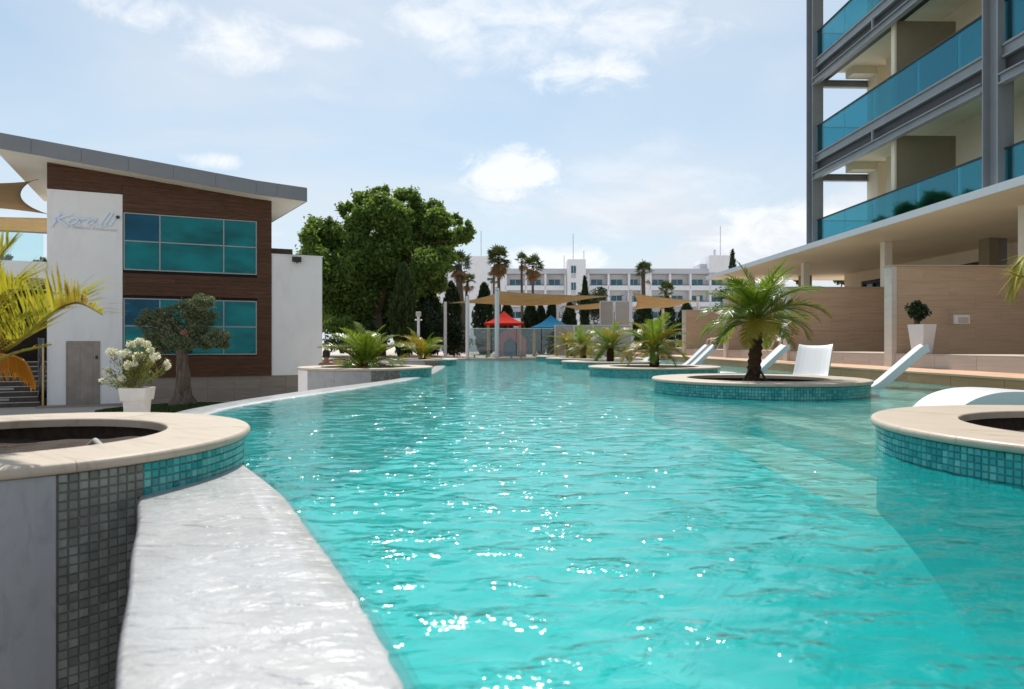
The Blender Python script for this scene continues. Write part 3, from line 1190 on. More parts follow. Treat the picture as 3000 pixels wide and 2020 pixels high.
# windows: two bands of 3 x 2 panes
for (wa, wb, wl_, wh), mid in zip(WIN, (3.61, .65)):
    mb = MB()
    T = .019
    for x_ in (wa, wb):
        mb.box(x_ - T, x_ + T, -.018, .03, wl_ - T, wh + T, FF)
    for z_ in (wl_, wh):
        mb.box(wa + T + .001, wb - T - .001, -.016, .03, z_ - T, z_ + T, FF)
    for x_ in (1.155, 3.234):
        mb.box(x_ - T, x_ + T, -.014, .03, wl_ + T + .001, wh - T - .001, FF)
    for xa, xb in ((wa, 1.155), (1.155, 3.234), (3.234, wb)):
        mb.box(xa + T + .001, xb - T - .001, -.012, .03, mid - T, mid + T, FF)
    wf = obj("window_frame", mb, M['frame'], rest)
    for i, (xa, xb) in enumerate(((wa, 1.155), (1.155, 3.234), (3.234, wb))):
        for j, (za, zb) in enumerate(((wl_, mid), (mid, wh))):
            mb = MB()
            mb.box(xa + .02, xb - .02, .012 + random.uniform(0, .004), .026, za + .02, zb - .02, FF)
            mt = 'win_blue' if i == 0 and j == 1 else 'win'
            obj("window_pane", mb, M[mt], wf)
for (wl_, wh) in ((2.61, 4.57), (-.356, 1.60)):
    mb = MB()
    mb.box(.07, 1.13, .16, .17, wl_ + (1.0 if wl_ > 0 else 1.05), wh + .02, FF)
    obj("roller_blind", mb, M['blind'], rest)
# furniture just inside the windows: separate chairs and tables
for i_, (q_, b_, hz, tbl) in enumerate(((3.02, .7, -.75, 0), (3.45, .75, -.75, 0), (3.95, 1.6, -.75, 1), (2.2, 1.4, -.75, 1), (1.9, .8, -.75, 0), (1.5, 1.0, 2.45, 0), (2.6, 1.5, 2.45, 1), (3.7, 1.1, 2.45, 0))):
    p_ = FF.pt(q_, b_, hz)
    where = ("beside the right-hand mullion", "next to the right wood edge", "in the ground floor room corner", "in the middle of the ground floor room", "behind the olive crown",
             "upstairs near the blue blind", "upstairs behind the wide pane", "upstairs behind the narrow pane")[i_]
    if tbl:
        t_ = thing("dining_table", tuple(p_), "pale dining table seen through the restaurant window " + where, "table")
        mb = MB()
        mb.box(q_ - .4, q_ + .4, b_ - .4, b_ + .4, hz + .72, hz + .76, FF)
        obj("table_top", mb, M['pole'], t_)
        mb = MB()
        mb.box(q_ - .05, q_ + .05, b_ - .05, b_ + .05, hz, hz + .719, FF)
        obj("leg", mb, M['frame'], t_)
    else:
        t_ = thing("dining_chair", tuple(p_), "white high-backed chair seen through the restaurant window " + where, "chair")
        mb = MB()
        mb.box(q_ - .22, q_ + .22, b_ - .03, b_ + .02, hz + .46, hz + 1.12, FF)
        obj("backrest", mb, M['lounger'], t_, bevel=.02)
        mb = MB()
        mb.box(q_ - .22, q_ + .22, b_ + .021, b_ + .46, hz + .42, hz + .47, FF)
        obj("seat", mb, M['lounger'], t_)
        for sx in (-.19, .19):
            for sy in (.0, .42):
                mb = MB()
                mb.box(q_ + sx - .02, q_ + sx + .02, b_ + sy - .02, b_ + sy + .02, hz, hz + .419, FF)
                obj("leg", mb, M['frame'], t_)
# right white wall and plinth of stone slabs
mb = MB()
mb.box(4.898, 6.75, .03, 6, -1.165, 3.376, FF)
obj("white_wall", mb, M['white'], rest)
mb = MB()
mb.box(4.89, 6.78, .0, 6.02, 3.378, 3.42, FF)
obj("wall_cap", mb, M['white'], rest)
mb = MB()
mb.box(0.01, 6.70, .10, 6, GH, -1.17, FF)
pl = obj("plinth", mb, M['backing'], rest)
q = 0.0
while q < 6.7:
    for (ha, hb) in ((GH, GH + .45), (GH + .454, -1.17)):
        mb = MB()
        mb.box(q + .003, min(q + .897, 6.73), .05, .098, ha, hb, FF)
        obj("stone_slab", mb, M['stone_plinth'], pl)
    q += .9
# roof
TH = .50
tip = FF.pt(6.06, -.8, 0)
front = [FF.pt(q, -.8, 0) for q in (-3.5, 4.32, 6.06)]
back = [Vector((-20.3, 29.6, 0)), Vector((-13.6, 33.2, 0)), Vector((-11.3, 31.0, 0))]
hs = [roof_h(-3.5), roof_h(4.32), roof_h(6.06)]
mb = MB()
for k in (0, 1):
    pts = [front[k], front[k + 1], back[k + 1], back[k]]
    lo = [EYE + hs[k], EYE + hs[k + 1], EYE + hs[k + 1], EYE + hs[k]]
    mb.prism([(p.x, p.y) for p in pts], lo, [z + .04 for z in lo])
roof = obj("roof_soffit", mb, M['soffit'], rest)
mb = MB()
for k in (0, 1):
    pts = [front[k], front[k + 1], back[k + 1], back[k]]
    lo = [EYE + hs[k] + .043, EYE + hs[k + 1] + .043, EYE + hs[k + 1] + .043, EYE + hs[k] + .043]
    mb.prism([(p.x, p.y) for p in pts], lo, [z + TH - .06 for z in lo])
roof = obj("roof", mb, M['fascia'], rest)


def front_q(px):
    o_ = FF.pt(0, -.8, 0)
    r_ = (px - 1500) / 2000
    return (o_.x - r_ * o_.y) / (r_ * .4077 - .913)


qs = [-3.5] + [front_q(p) for p in (91.5, 238.5, 376, 508, 631, 751, 812)] + [6.06]
for qa, qb in zip(qs[:-1], qs[1:]):
    ps = [FF.pt(qa + .006, -.825, 0), FF.pt(qb - .006, -.825, 0), FF.pt(qb - .006, -.803, 0), FF.pt(qa + .006, -.803, 0)]
    la, lb = EYE + roof_h(qa), EYE + roof_h(qb)
    mb = MB()
    mb.prism([(p.x, p.y) for p in ps], [la - .01, lb - .01, lb - .01, la - .01], [la + TH, lb + TH, lb + TH, la + TH])
    obj("fascia_panel", mb, M['fascia'], roof)
e_ = (back[2] - front[2]).normalized()
n_ = Vector((e_.y, -e_.x, 0)) * .02
ps = [front[2] + n_, back[2] + n_, back[2], front[2]]
mb = MB()
z_ = EYE + hs[2]
mb.prism([(p.x, p.y) for p in ps], z_ - .012, z_ + TH + .002)
obj("side_fascia", mb, M['fascia'], roof)
mb = MB()
mb.box(4.2, 6.0, 3.2, 6.0, 3.425, 4.05, FF)
obj("roof_box", mb, M['dark_room'], rest)
mb = MB()
mb.tube([FF.pt(6.0, .3, 3.4), FF.pt(6.0, .3, 4.15)], .012, 6)
obj("aerial", mb, M['frame'], rest)
# elevator door
D0, D1 = fq(193.6), fq(293)
dt = fh(193.6, 1000)
db = GH + .03
mb = MB()
mb.box(D0, D1, -.03, .01, dt - .10, dt, FF)
mb.box(D0, D0 + .035, -.028, .01, db, dt - .102, FF)
mb.box(D1 - .19, D1, -.028, .01, db, dt - .102, FF)
ed = obj("door_frame", mb, M['steel'], rest)
mq = D0 + .035 + (D1 - .19 - D0 - .035) * .49
for xa, xb in ((D0 + .039, mq - .006), (mq + .006, D1 - .195)):
    mb = MB()
    mb.box(xa, xb, -.022, .008, db, dt - .108, FF)
    obj("door_leaf", mb, M['steel'], rest)
mb = MB()
mb.box(D1 - .13, D1 - .06, -.05, -.03, -.50, -.38, FF)
obj("call_button_panel", mb, M['black'], rest)
mb = MB()
mb.box(-2.4, .2, -.6, -.001, GH + .001, GH + .05, FF)
obj("threshold", mb, M['stone_plinth'], rest)

# sign lettering on the white wall
sign = thing("wall_sign", tuple(FF.pt(-1.1, -.03, 3.5)), "pale blue raised script lettering high on the white restaurant wall", "sign")


def sp(zx, zy, off=.02):
    px, py = 130 + zx * .10305, 590 + zy * .10305
    return FF.pt(fq(px), -off, fh(px, py))


def stroke(parent, name, pts, w0, w1, mat):
    """flat raised pen stroke through picture-plane points"""
    P = [sp(*p) for p in pts]
    if len(P) > 2:                                  # smooth
        Q = []
        for i in range(len(P) - 1):
            p0, p1, p2, p3 = P[max(i - 1, 0)], P[i], P[i + 1], P[min(i + 2, len(P) - 1)]
            for t in np.linspace(0, 1, 6, endpoint=False):
                Q.append(.5 * ((2 * p1) + (p2 - p0) * t + (2 * p0 - 5 * p1 + 4 * p2 - p3) * t * t + (3 * p1 - p0 - 3 * p2 + p3) * t ** 3))
        Q.append(P[-1])
        P = Q
    nrm = Vector((.4077, -.913, 0))
    mb = MB()
    L_, R_ = [], []
    for i, p in enumerate(P):
        d = (P[min(i + 1, len(P) - 1)] - P[max(i - 1, 0)]).normalized()
        s_ = d.cross(nrm).normalized()
        w = w0 + (w1 - w0) * i / (len(P) - 1)
        L_.append(p + s_ * w / 2)
        R_.append(p - s_ * w / 2)
    mb.grid([L_, R_])
    mb.grid([[p + nrm * .03 for p in R_], [p + nrm * .03 for p in L_]])
    mb.grid([[p + nrm * .03 for p in L_], L_])
    mb.grid([R_, [p + nrm * .03 for p in R_]])
    return mb


def letter(name, strokes, mat='letters'):
    big = MB()
    for pts, w0, w1 in strokes:
        m_ = stroke(sign, name, pts, w0, w1, mat)
        n0 = len(big.v)
        big.v += m_.v
        big.f += [tuple(i + n0 for i in f) for f in m_.f]
    obj(name, big, M[mat], sign)


letter("letter", [([(450, 340), (200, 730)], .085, .055), ([(820, 380), (560, 440), (330, 530)], .05, .075), ([(390, 545), (520, 620), (690, 745)], .07, .06)])
el = [(820 + 150 * math.cos(t) * .95 + 25 * math.sin(t), 575 - 78 * math.sin(t) - 45 * math.cos(t) * .6) for t in np.linspace(.6, 6.9, 15)]
letter("letter", [(el, .05, .045)])
letter("letter", [([(1080, 490), (960, 665)], .06, .05), ([(1000, 580), (1130, 510), (1290, 500)], .045, .06)])
letter("letter", [([(1480, 510), (1340, 515), (1215, 620), (1270, 665), (1400, 610), (1490, 505)], .045, .05), ([(1450, 560), (1420, 650), (1540, 690)], .05, .03)])
letter("letter", [([(1830, 335), (1680, 540), (1600, 660), (1620, 705), (1690, 695)], .06, .035)])
letter("letter", [([(1950, 345), (1800, 560), (1720, 670), (1740, 712), (1810, 700)], .06, .035)])
letter("letter", [([(1990, 520), (1900, 650), (1865, 720)], .06, .045)])
mb = MB()
c_ = sp(2090, 460)
nrm = Vector((.4077, -.913, 0))
exv = Vector((.913, .4077, 0))
ring = [c_ + (exv * math.cos(t) + Vector((0, 0, 1)) * math.sin(t)) * .058 for t in np.linspace(0, 2 * math.pi, 25)[:-1]]
mb.poly([p + nrm * .03 for p in ring])
mb.grid([ring + ring[:1], [p + nrm * .03 for p in ring + ring[:1]]])
obj("letter_dot", mb, M['navy'], sign)
cu = bpy.data.curves.new("lettering", 'FONT')
cu.body = "Seafood Restaurant"
cu.size = .17
cu.extrude = .006
cu.shear = .2
to = bpy.data.objects.new("lettering", cu)
COL.objects.link(to)
bpy.context.view_layer.update()
tm = bpy.data.meshes.new_from_object(to.evaluated_get(bpy.context.evaluated_depsgraph_get()))
bpy.data.objects.remove(to)
tm.materials.clear()
tm.materials.append(M['lettering'])
o = link("lettering", tm, sign)
pa, pb = sp(770, 770, .012), sp(2060, 875, .012)
xs = [v.co.x for v in tm.vertices]
wdt = max(xs) - min(xs)
dirv = (pb - pa)
sc_ = dirv.length / wdt
ex_ = dirv.normalized()
ny_ = Vector((0, 0, 1)) - ex_ * ex_.z
mt_ = Matrix((( ex_.x, ny_.x, nrm.x, 0), (ex_.y, ny_.y, nrm.y, 0), (ex_.z, ny_.z, nrm.z, 0), (0, 0, 0, 1)))
mt_ = Matrix.Translation(pa - ORG[sign.name]) @ mt_ @ Matrix.Diagonal((sc_, sc_, 1, 1))
tm.transform(mt_)

# floodlight on the right wall
fl = thing("floodlight", tuple(FF.pt(5.8, -.02, 3.1)), "small black floodlight on a bracket at the white wall top", "floodlight")
mb = MB()
mb.box(5.62, 5.95, -.22, -.06, 3.13, 3.33, FF)
obj("lamp_housing", mb, M['black'], fl, bevel=.02)
mb = MB()
mb.tube([FF.pt(5.8, .03, 3.12), FF.pt(5.8, -.12, 3.10), FF.pt(5.8, -.14, 3.2)], .018, 6)
obj("bracket", mb, M['black'], fl)

# terrace and stairs left of the white wall
ter = thing("restaurant_terrace", tuple(FF.pt(-4, 0, GH)), "white upper terrace with glass balustrade above the dark stairway", "terrace")
mb = MB()
mb.box(-9.5, -2.205, -.05, 7, 2.2, 2.75, FF)
obj("terrace_slab", mb, M['white'], ter)
for qa in (-8.6, -6.5, -4.4):
    mb = MB()
    mb.box(qa + .01, qa + 2.08, .10, .112, 2.752, 3.70, FF)
    obj("glass_panel", mb, M['clear_glass'], ter)
mb = MB()
mb.tube([FF.pt(-9.4, .106, 3.73), FF.pt(-2.21, .106, 3.73)], .025, 8)
obj("handrail", mb, M['frame'], ter)
stw = thing("stairway", tuple(FF.pt(-4, 0, GH)), "dark stone stairway with pale step edges under the terrace", "stairs")
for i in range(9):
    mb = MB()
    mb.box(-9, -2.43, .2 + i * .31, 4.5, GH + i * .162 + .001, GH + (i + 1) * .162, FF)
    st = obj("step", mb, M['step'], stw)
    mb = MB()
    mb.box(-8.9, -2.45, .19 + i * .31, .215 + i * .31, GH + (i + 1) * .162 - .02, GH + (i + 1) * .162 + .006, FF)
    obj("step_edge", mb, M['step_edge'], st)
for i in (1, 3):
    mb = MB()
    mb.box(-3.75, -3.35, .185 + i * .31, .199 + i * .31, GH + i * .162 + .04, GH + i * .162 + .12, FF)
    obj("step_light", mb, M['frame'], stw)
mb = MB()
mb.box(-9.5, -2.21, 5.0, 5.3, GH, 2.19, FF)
mb.box(-9.6, -9.3, -.04, 4.9, GH, 2.19, FF)  # unseen side wall added to keep the stair recess dark
obj("stair_back_and_shade_wall", mb, M['dark_room'], stw)
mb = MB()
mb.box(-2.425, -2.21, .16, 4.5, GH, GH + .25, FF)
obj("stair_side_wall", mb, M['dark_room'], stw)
rail = thing("stair_handrail", tuple(FF.pt(-2.3, 0, GH)), "golden handrail and glass beside the dark stairway", "handrail")
mb = MB()
mb.tube([FF.pt(-2.33, .05, GH), FF.pt(-2.33, .05, GH + 1.0), FF.pt(-2.33, .4, GH + 1.25), FF.pt(-2.33, 2.6, GH + 2.3)], .03, 8)
obj("rail", mb, M['brass'], rail)
mb = MB()
mb.box(-2.31, -2.27, -.12, -.06, GH, GH + 2.1, FF)
obj("post", mb, M['brass'], rail)
mb = MB()
mb.box(-2.45, -2.43, -.02, .9, GH + .2, GH + 2.3, FF)
obj("glass", mb, M['clear_glass'], rail)


def sail(name, corners, label, mat, sag=.3, inset=.12, group=None, n=14):
    A, B, C, D = [Vector(c) for c in corners]
    mb = MB()
    cen = (A + B + C + D) / 4
    rows_ = []
    for i in range(n + 1):
        v_ = i / n
        row_ = []
        for j in range(n + 1):
            u_ = j / n
            # edges curve inwards
            uu = u_ + inset * (.5 - u_) * 2 * (4 * v_ * (1 - v_)) * .5
            vv = v_ + inset * (.5 - v_) * 2 * (4 * u_ * (1 - u_)) * .5
            p = A * (1 - uu) * (1 - vv) + B * uu * (1 - vv) + C * uu * vv + D * (1 - uu) * vv
            p = p - Vector((0, 0, sag * 16 * u_ * (1 - u_) * v_ * (1 - v_)))
            row_.append(p)
        rows_.append(row_)
    mb.grid(rows_)
    root = thing(name, tuple(cen), label, "shade sail", group)
    o = obj("cloth", mb, M[mat], root, smooth=True)
    s_ = o.modifiers.new("thick", 'SOLIDIFY')
    s_.thickness = .006
    mb = MB()
    for c, c2 in ((A, C), (B, D), (C, A), (D, B)):
        d_ = (c - c2).normalized()
        mb.tube([c, c + d_ * .5], .012, 5)
    obj("cable", mb, M['dark_steel'], root)
    return root


H = EYE
sail("shade_sail", [(-20.5, 23.0, H + 5.85), tuple(W(92, 531, 23.2)), tuple(W(141, 628, 28.6)), (-24.5, 28.2, H + 5.6)], "brown shade sail hung below the restaurant roof above the terrace", 'sail_dark', .1, .3)
sail("shade_sail", [(-26.5, 29.8, H + 5.7), tuple(W(170, 640, 30.0)), tuple(W(175, 684, 34.4)), (-30, 34, H + 5.65)], "orange-tan shade sail strip glimpsed behind the restaurant terrace balustrade", 'sail', .05, .05)

# ------------------------------------------------------------------ trees
def clump_tree(root, lobes, D, n_per, leaf, mat, depth=2.0, flat=.8, seeds=0):
    Vs, Qs, off = [], [], 0
    cents = []
    for (px, py, rx, ry) in lobes:
        d = D + rng.uniform(-depth, depth)
        c = W(px, py, d)
        k = d / 2000
        big = np.array([rx * k, (rx + ry) / 2 * k * flat, ry * k])
        cents.append((c, big))
        # small sprays inside each lobe: uneven outline with gaps
        ns = max(10, int(18 * (rx * ry) / 1200)) if D > 30 else 24
        sub = blob_points(ns, c, big * .92, .35)
        for p in sub:
            rs = big.mean() * (rng.uniform(.22, .44) if D > 30 else rng.uniform(.3, .5))
            m = int(n_per * (rs / .5) ** 1.6 * rng.uniform(.6, 1.2)) + 20
            pts = p + rng.normal(size=(m, 3)) * np.array([rs, rs, rs * .8]) * (.62 if D > 30 else .52)
            V_, Q_ = leaves(pts, leaf, leaf * .5, np.array([0, 0, -.25]))
            Vs.append(V_)
            Qs.append(Q_ + off)
            off += len(V_)
    me_ = arr_mesh("crown", np.concatenate(Vs) - np.array(ORG[root.name]), np.concatenate(Qs))
    me_.materials.append(mat)
    link("crown", me_, root)
    return cents


def limb(mb, a, b, r0, r1, bend=.15, n=7):
    a, b = Vector(a), Vector(b)
    d = b - a
    side = Vector((random.uniform(-1, 1), random.uniform(-1, 1), random.uniform(-.3, .6))) * d.length * bend
    pts = [a + d * t + side * math.sin(math.pi * t) * .5 + Vector((0, 0, d.length * .06 * math.sin(math.pi * t))) for t in np.linspace(0, 1, n)]
    mb.tube(pts, list(np.linspace(r0, r1, n)), 8)


# big broadleaf tree behind the restaurant
def z2(x, y, rx, ry):                           # coordinates of an enlarged study of the tree
    return (850 + x * .3826, 520 + y * .3826, rx * .3826, ry * .3826)


lob = [(250, 420, 150, 110), (130, 480, 75, 85), (330, 500, 150, 110), (425, 240, 62, 62), (610, 170, 110, 90), (700, 120, 70, 50), (720, 280, 170, 130),
       (890, 170, 105, 80), (1050, 230, 120, 85), (1130, 340, 105, 105), (980, 380, 170, 140), (1330, 430, 72, 95), (1190, 500, 90, 120),
       (510, 420, 100, 110), (780, 480, 150, 130), (280, 600, 190, 140), (460, 700, 150, 140), (250, 780, 170, 170), (400, 930, 220, 160),
       (650, 780, 130, 210), (900, 600, 130, 110), (1060, 680, 130, 120), (1170, 640, 90, 100), (620, 1000, 160, 130), (300, 1040, 170, 100),
       (180, 640, 110, 120), (540, 320, 110, 90), (860, 330, 130, 100), (760, 950, 150, 150), (1010, 520, 120, 110), (1280, 330, 50, 40), (560, 560, 130, 110), (700, 620, 130, 120), (850, 740, 120, 130), (980, 800, 110, 120), (1130, 780, 90, 110), (700, 560, 140, 90), (560, 880, 150, 130), (850, 980, 140, 140), (1000, 1000, 130, 120), (480, 1090, 200, 90), (760, 1100, 180, 90)]
base = W(1112, 1030, 40)
base.z = GZ
tree = thing("broadleaf_tree", tuple(base), "tall rounded broadleaf tree with dense green crown behind the restaurant", "tree")
cents = clump_tree(tree, [z2(*l) for l in lob], 40, 300, .28, M['leaf_tree'], 2.4)
mb = MB()
fork = W(850 + 660 * .3826, 520 + 1040 * .3826, 40)
mb.tube([base, base.lerp(fork, .5) + Vector((.1, 0, 0)), fork], [.45, .36, .30], 10)
mb.tube([fork, W(850 + 630 * .3826, 520 + 930 * .3826, 40), W(850 + 600 * .3826, 520 + 830 * .3826, 39.6), W(850 + 540 * .3826, 520 + 740 * .3826, 39.3), W(850 + 460 * .3826, 520 + 700 * .3826, 39)], [.26, .2, .18, .14, .08], 8)
f2 = W(850 + 780 * .3826, 520 + 690 * .3826, 40.5)
mb.tube([fork, W(850 + 720 * .3826, 520 + 850 * .3826, 40.3), f2, W(850 + 800 * .3826, 520 + 580 * .3826, 40.2)], [.28, .24, .2, .14], 8)
mb.tube([f2, W(850 + 760 * .3826, 520 + 540 * .3826, 39.4), W(850 + 740 * .3826, 520 + 420 * .3826, 39.2)], [.14, .1, .06], 8)
for c, b_ in cents:
    if c.z > fork.z + 1:
        limb(mb, f2 if c.x > fork.x - 1 else W(850 + 600 * .3826, 520 + 830 * .3826, 39.8), f2.lerp(c, .8) if c.x > fork.x - 1 else c.lerp(fork, .2), .06, .02)
obj("trunk", mb, M['trunk'], tree, smooth=True)


def conifer(px, ytop, ybot, wpx, D, mat, label, name="cypress_tree", group=None, n=2600, leaf=.22, loose=1.0, round_=.5):
    top, bot = W(px, ytop, D), W(px, ybot, D)
    if bot.z > .05:
        bot.z = .03
    hgt = top.z - bot.z
    rad = wpx / 2 * D / 2000
    root = thing(name, tuple(bot), label, "tree", group)
    mb = MB()
    mb.tube([bot, bot + Vector((0, 0, hgt * .85))], [rad * .16 + .04, .02], 8)
    obj("trunk", mb, M['trunk'], root)
    t = rng.random(n) ** 0.85
    prof = np.where(t < round_, .55 + .45 * np.sin(t / round_ * math.pi / 2), np.clip((1 - t) / (1 - round_), 0, 1) ** .5)
    an = rng.random(n) * 2 * math.pi
    lump = 1 + .20 * np.sin(an * 3 + t * 9) + .13 * np.sin(an * 7 - t * 23)
    rr = rad * prof * lump * (0.45 + .55 * rng.random(n) ** .5) * loose
    C = np.stack([bot.x + rr * np.cos(an), bot.y + rr * np.sin(an), bot.z + .1 + t * (hgt - .1)], 1)
    dd = np.stack([np.cos(an) * .35, np.sin(an) * .35, np.full(n, 1.5)], 1)
    V_, Q_ = leaves(C, leaf * 1.5, leaf * .42, dd, .42)
    me_ = arr_mesh("crown", V_ - np.array(ORG[root.name]), Q_)
    me_.materials.append(mat)
    link("crown", me_, root)
    return root


def shrub(px, py, rx, ry, D, mat, label, n=1800, leaf=.16, name="shrub", group=None, zb=None):
    c = W(px, py, D)
    k = D / 2000
    bot = Vector((c.x, c.y, max(.03, c.z - ry * k) if zb is None else zb))
    root = thing(name, tuple(bot), label, "shrub", group)
    pts = []
    for _ in range(26):
        p = blob_points(1, c, np.array([rx, (rx + ry) / 2, ry]) * k * .85, .2)[0]
        r_ = np.mean([rx, ry]) * k * rng.uniform(.22, .42)
        pts.append(blob_points(n // 26, p, np.array([r_, r_, r_]), .15))
    C = np.concatenate(pts)
    C[:, 2] = np.maximum(C[:, 2], bot.z + .02)
    V_, Q_ = leaves(C, leaf, leaf * .5)
    me_ = arr_mesh("foliage", V_ - np.array(ORG[root.name]), Q_)
    me_.materials.append(mat)
    link("foliage", me_, root)
    mb = MB()
    for _ in range(4):
        limb(mb, bot, c + Vector((random.uniform(-1, 1) * rx * k * .5, 0, random.uniform(-.3, .5) * ry * k)), .05, .015)
    obj("stem", mb, M['trunk'], root)
    return root


conifer(1182, 775, 1040, 74, 36, M['leaf_mid'], "slender light green cypress in front of the broadleaf tree", n=5200, leaf=.2)
conifer(1322, 828, 1040, 60, 44, M['leaf_dark'], "dark narrow cypress beside the stout fan palm trunk", n=3400)
conifer(1256, 850, 1040, 86, 40, M['leaf_dark'], "dark broad cypress beside the slender light green cypress", n=4200)
conifer(1418, 832, 1040, 62, 46, M['leaf_dark'], "dark cypress rising above the tan sail at its left poles", n=3400)
for px, yt, w, l_ in ((1484, 885, 46, "dark cypress directly behind the red playhouse roof"), (1553, 884, 50, "dark cypress between red and blue playhouses"), (1584, 890, 34, "narrow dark cypress just before the blue playhouse roof"),
                      (1616, 882, 44, "dark cypress directly behind the blue playhouse roof"), (1668, 888, 50, "dark cypress beside the blue playhouse and the small sail"),
                      (1886, 870, 62, "dark cypress under the tan sail next to its white pole"), (1955, 872, 54, "dark cypress behind the tip of the right-hand tan sail"),
                      (1713, 812, 26, "thin pointed cypress in front of the white stair tower"), (2010, 890, 60, "dark cypress behind the travertine walls")):
    conifer(px, yt, 1040, w, 48 + random.uniform(-2, 2), M['leaf_dark'], l_, n=2400)
shrub(1255, 960, 45, 70, 37, M['leaf_dark'], "dark leafy shrub behind the upright young palm", 3000)
shrub(1330, 985, 50, 60, 38, M['leaf_dark'], "dark leafy shrub behind the leftmost white pole", 3000)
shrub(1000, 975, 70, 60, 36, M['leaf_tree'], "green shrub under the broadleaf tree", 3000, .2)
shrub(1100, 985, 60, 50, 37, M['leaf_dark'], "dark shrub under the broadleaf tree trunk", 2600, .2)
shrub(1740, 890, 60, 50, 52, M['leaf_dark'], "dark shrub behind the stone screen panels", 2600, .2)
shrub(1800, 960, 70, 60, 50, M['leaf_dark'], "low dark shrub behind the stone screen", 2600, .2)
shrub(1440, 990, 60, 45, 44, M['leaf_dark'], "dark shrub seen through the glass fence", 2600, .2)
shrub(1620, 990, 70, 45, 45, M['leaf_dark'], "dark shrub behind the blue playhouse", 2600, .2)
shrub(1710, 880, 34, 26, 60, M['leaf_mid'], "light shrub top beside the white stair tower", 1500, .2)
shrub(1765, 862, 18, 22, 70, M['leaf_dark'], "small treetop before the far hotel balconies", 900, .22)
shrub(2150, 880, 60, 60, 52, M['leaf_dark'], "dark shrub behind the tallest pygmy palm", 2400, .2)
conifer(2146, 735, 1000, 30, 60, M['leaf_dark'], "thin ragged conifer in front of the hotel roof block", n=1200, leaf=.3)
shrub(12, 765, 26, 20, 46, M['leaf_dark'], "treetop seen through the terrace balustrade at its outer end", 1200, .25, zb=GZ)
shrub(122, 770, 22, 14, 46, M['leaf_dark'], "low treetop seen through the terrace balustrade beside the white wall", 1200, .25, zb=GZ)
shrub(2350, 818, 30, 22, 60, M['leaf_dark'], "treetop seen under the canopy beyond its columns", 1200, .25)
shrub(2465, 818, 22, 24, 60, M['leaf_mid'], "light treetop seen under the canopy beside its back wall", 900, .25)


def fan_palm(px, ytop, ybase, D, cr, label, trunk_r=.17, skirt=.5, lean=0.0, n=34):
    top, bot = W(px, ytop, D), W(px - lean, ybase, D)
    bot.z = min(bot.z, .05)
    crown_c = top - Vector((0, 0, cr * .85))
    root = thing("fan_palm", tuple(bot), label, "palm tree")
    mb = MB()
    pts = [bot.lerp(crown_c, t) + Vector((.06 * math.sin(t * 5), 0, 0)) for t in np.linspace(0, 1, 9)]
    mb.tube(pts, [trunk_r * (1.15 - .3 * t) * (1 + .05 * math.sin(t * 40)) for t in np.linspace(0, 1, 9)], 10)
    obj("trunk", mb, M['trunk_far'], root, smooth=True)
    def fan(mb, c, d, size):
        d = Vector(d).normalized()
        s_ = d.cross(Vector((random.uniform(-.3, .3), random.uniform(-.3, .3), 1))).normalized()
        n_ = s_.cross(d)
        hub = c + d * size * .55
        mb.tube([c, hub], .02, 3, False)
        K = 11
        for k in range(K):
            t = (k / (K - 1) - .5) * R(205)
            e = d * math.cos(t) + s_ * math.sin(t)
            side = (s_ * math.cos(t) - d * math.sin(t)) * size * .055
            tipp = hub + e * size * random.uniform(.5, .72) - Vector((0, 0, size * .16 * random.random())) + n_ * size * .08 * math.cos(t * 2)
            mid = hub + e * size * .34
            mb.poly([hub, mid + side, tipp, mid - side])
    live, dead = MB(), MB()
    for i in range(n):
        az = random.random() * 2 * math.pi
        elv = R(random.uniform(-25, 85))
        d = (math.cos(az) * math.cos(elv), math.sin(az) * math.cos(elv), math.sin(elv))
        fan(live, crown_c, d, cr * random.uniform(.75, 1.0))
    if skirt > 0:
        for i in range(int(n * skirt)):
            az = random.random() * 2 * math.pi
            elv = R(random.uniform(-85, -30))
            d = (math.cos(az) * math.cos(elv), math.sin(az) * math.cos(elv), math.sin(elv))
            fan(dead, crown_c - Vector((0, 0, random.uniform(0, cr * .5))), d, cr * random.uniform(.6, .95))
        obj("dry_skirt", dead, M['skirt'], root)
    obj("crown", live, M['fan'], root)
    return root


fan_palm(1462, 722, 1030, 80, 1.75, "broad fan palm with large brown skirt before the white hotel", .2, 1.1, 0, 40)
fan_palm(1448, 790, 1030, 82, .9, "thin fan palm trunk close beside the broad skirted palm", .14, .4, 0, 12)
fan_palm(1530, 742, 1030, 84, 1.15, "slim fan palm with sparse ragged crown, taller of a close pair", .16, .4, 3, 20)
fan_palm(1562, 748, 1030, 80, 1.5, "fan palm with round green crown, fuller of a close pair", .16, .6, 1, 30)
fan_palm(1346, 738, 1030, 55, 1.25, "stout fan palm beside the broadleaf tree crown", .30, .5, -6, 26)
fan_palm(1372, 800, 1030, 56, .85, "half-hidden fan palm head leaning beside the stout trunk", .12, .4, 22, 18)
fan_palm(1886, 768, 1030, 70, 1.15, "single green fan palm on a bare trunk above the right tan sail", .24, .05, 0, 26)
fan_palm(1952, 826, 1030, 62, 1.0, "short fan palm before the hotel balconies right of the single trunk palm", .15, .2, 0, 24)

# olive tree
ol = Vector((-10.5, 21.3, GZ + .2))
olive = thing("olive_tree", tuple(W(530, 1183, 21.3)), "gnarled old olive tree with clipped grey-green crown before the restaurant", "tree")


def z4(x, y, rx, ry):
    return (280 + x * .236, 840 + y * .236, rx * .236, ry * .236)


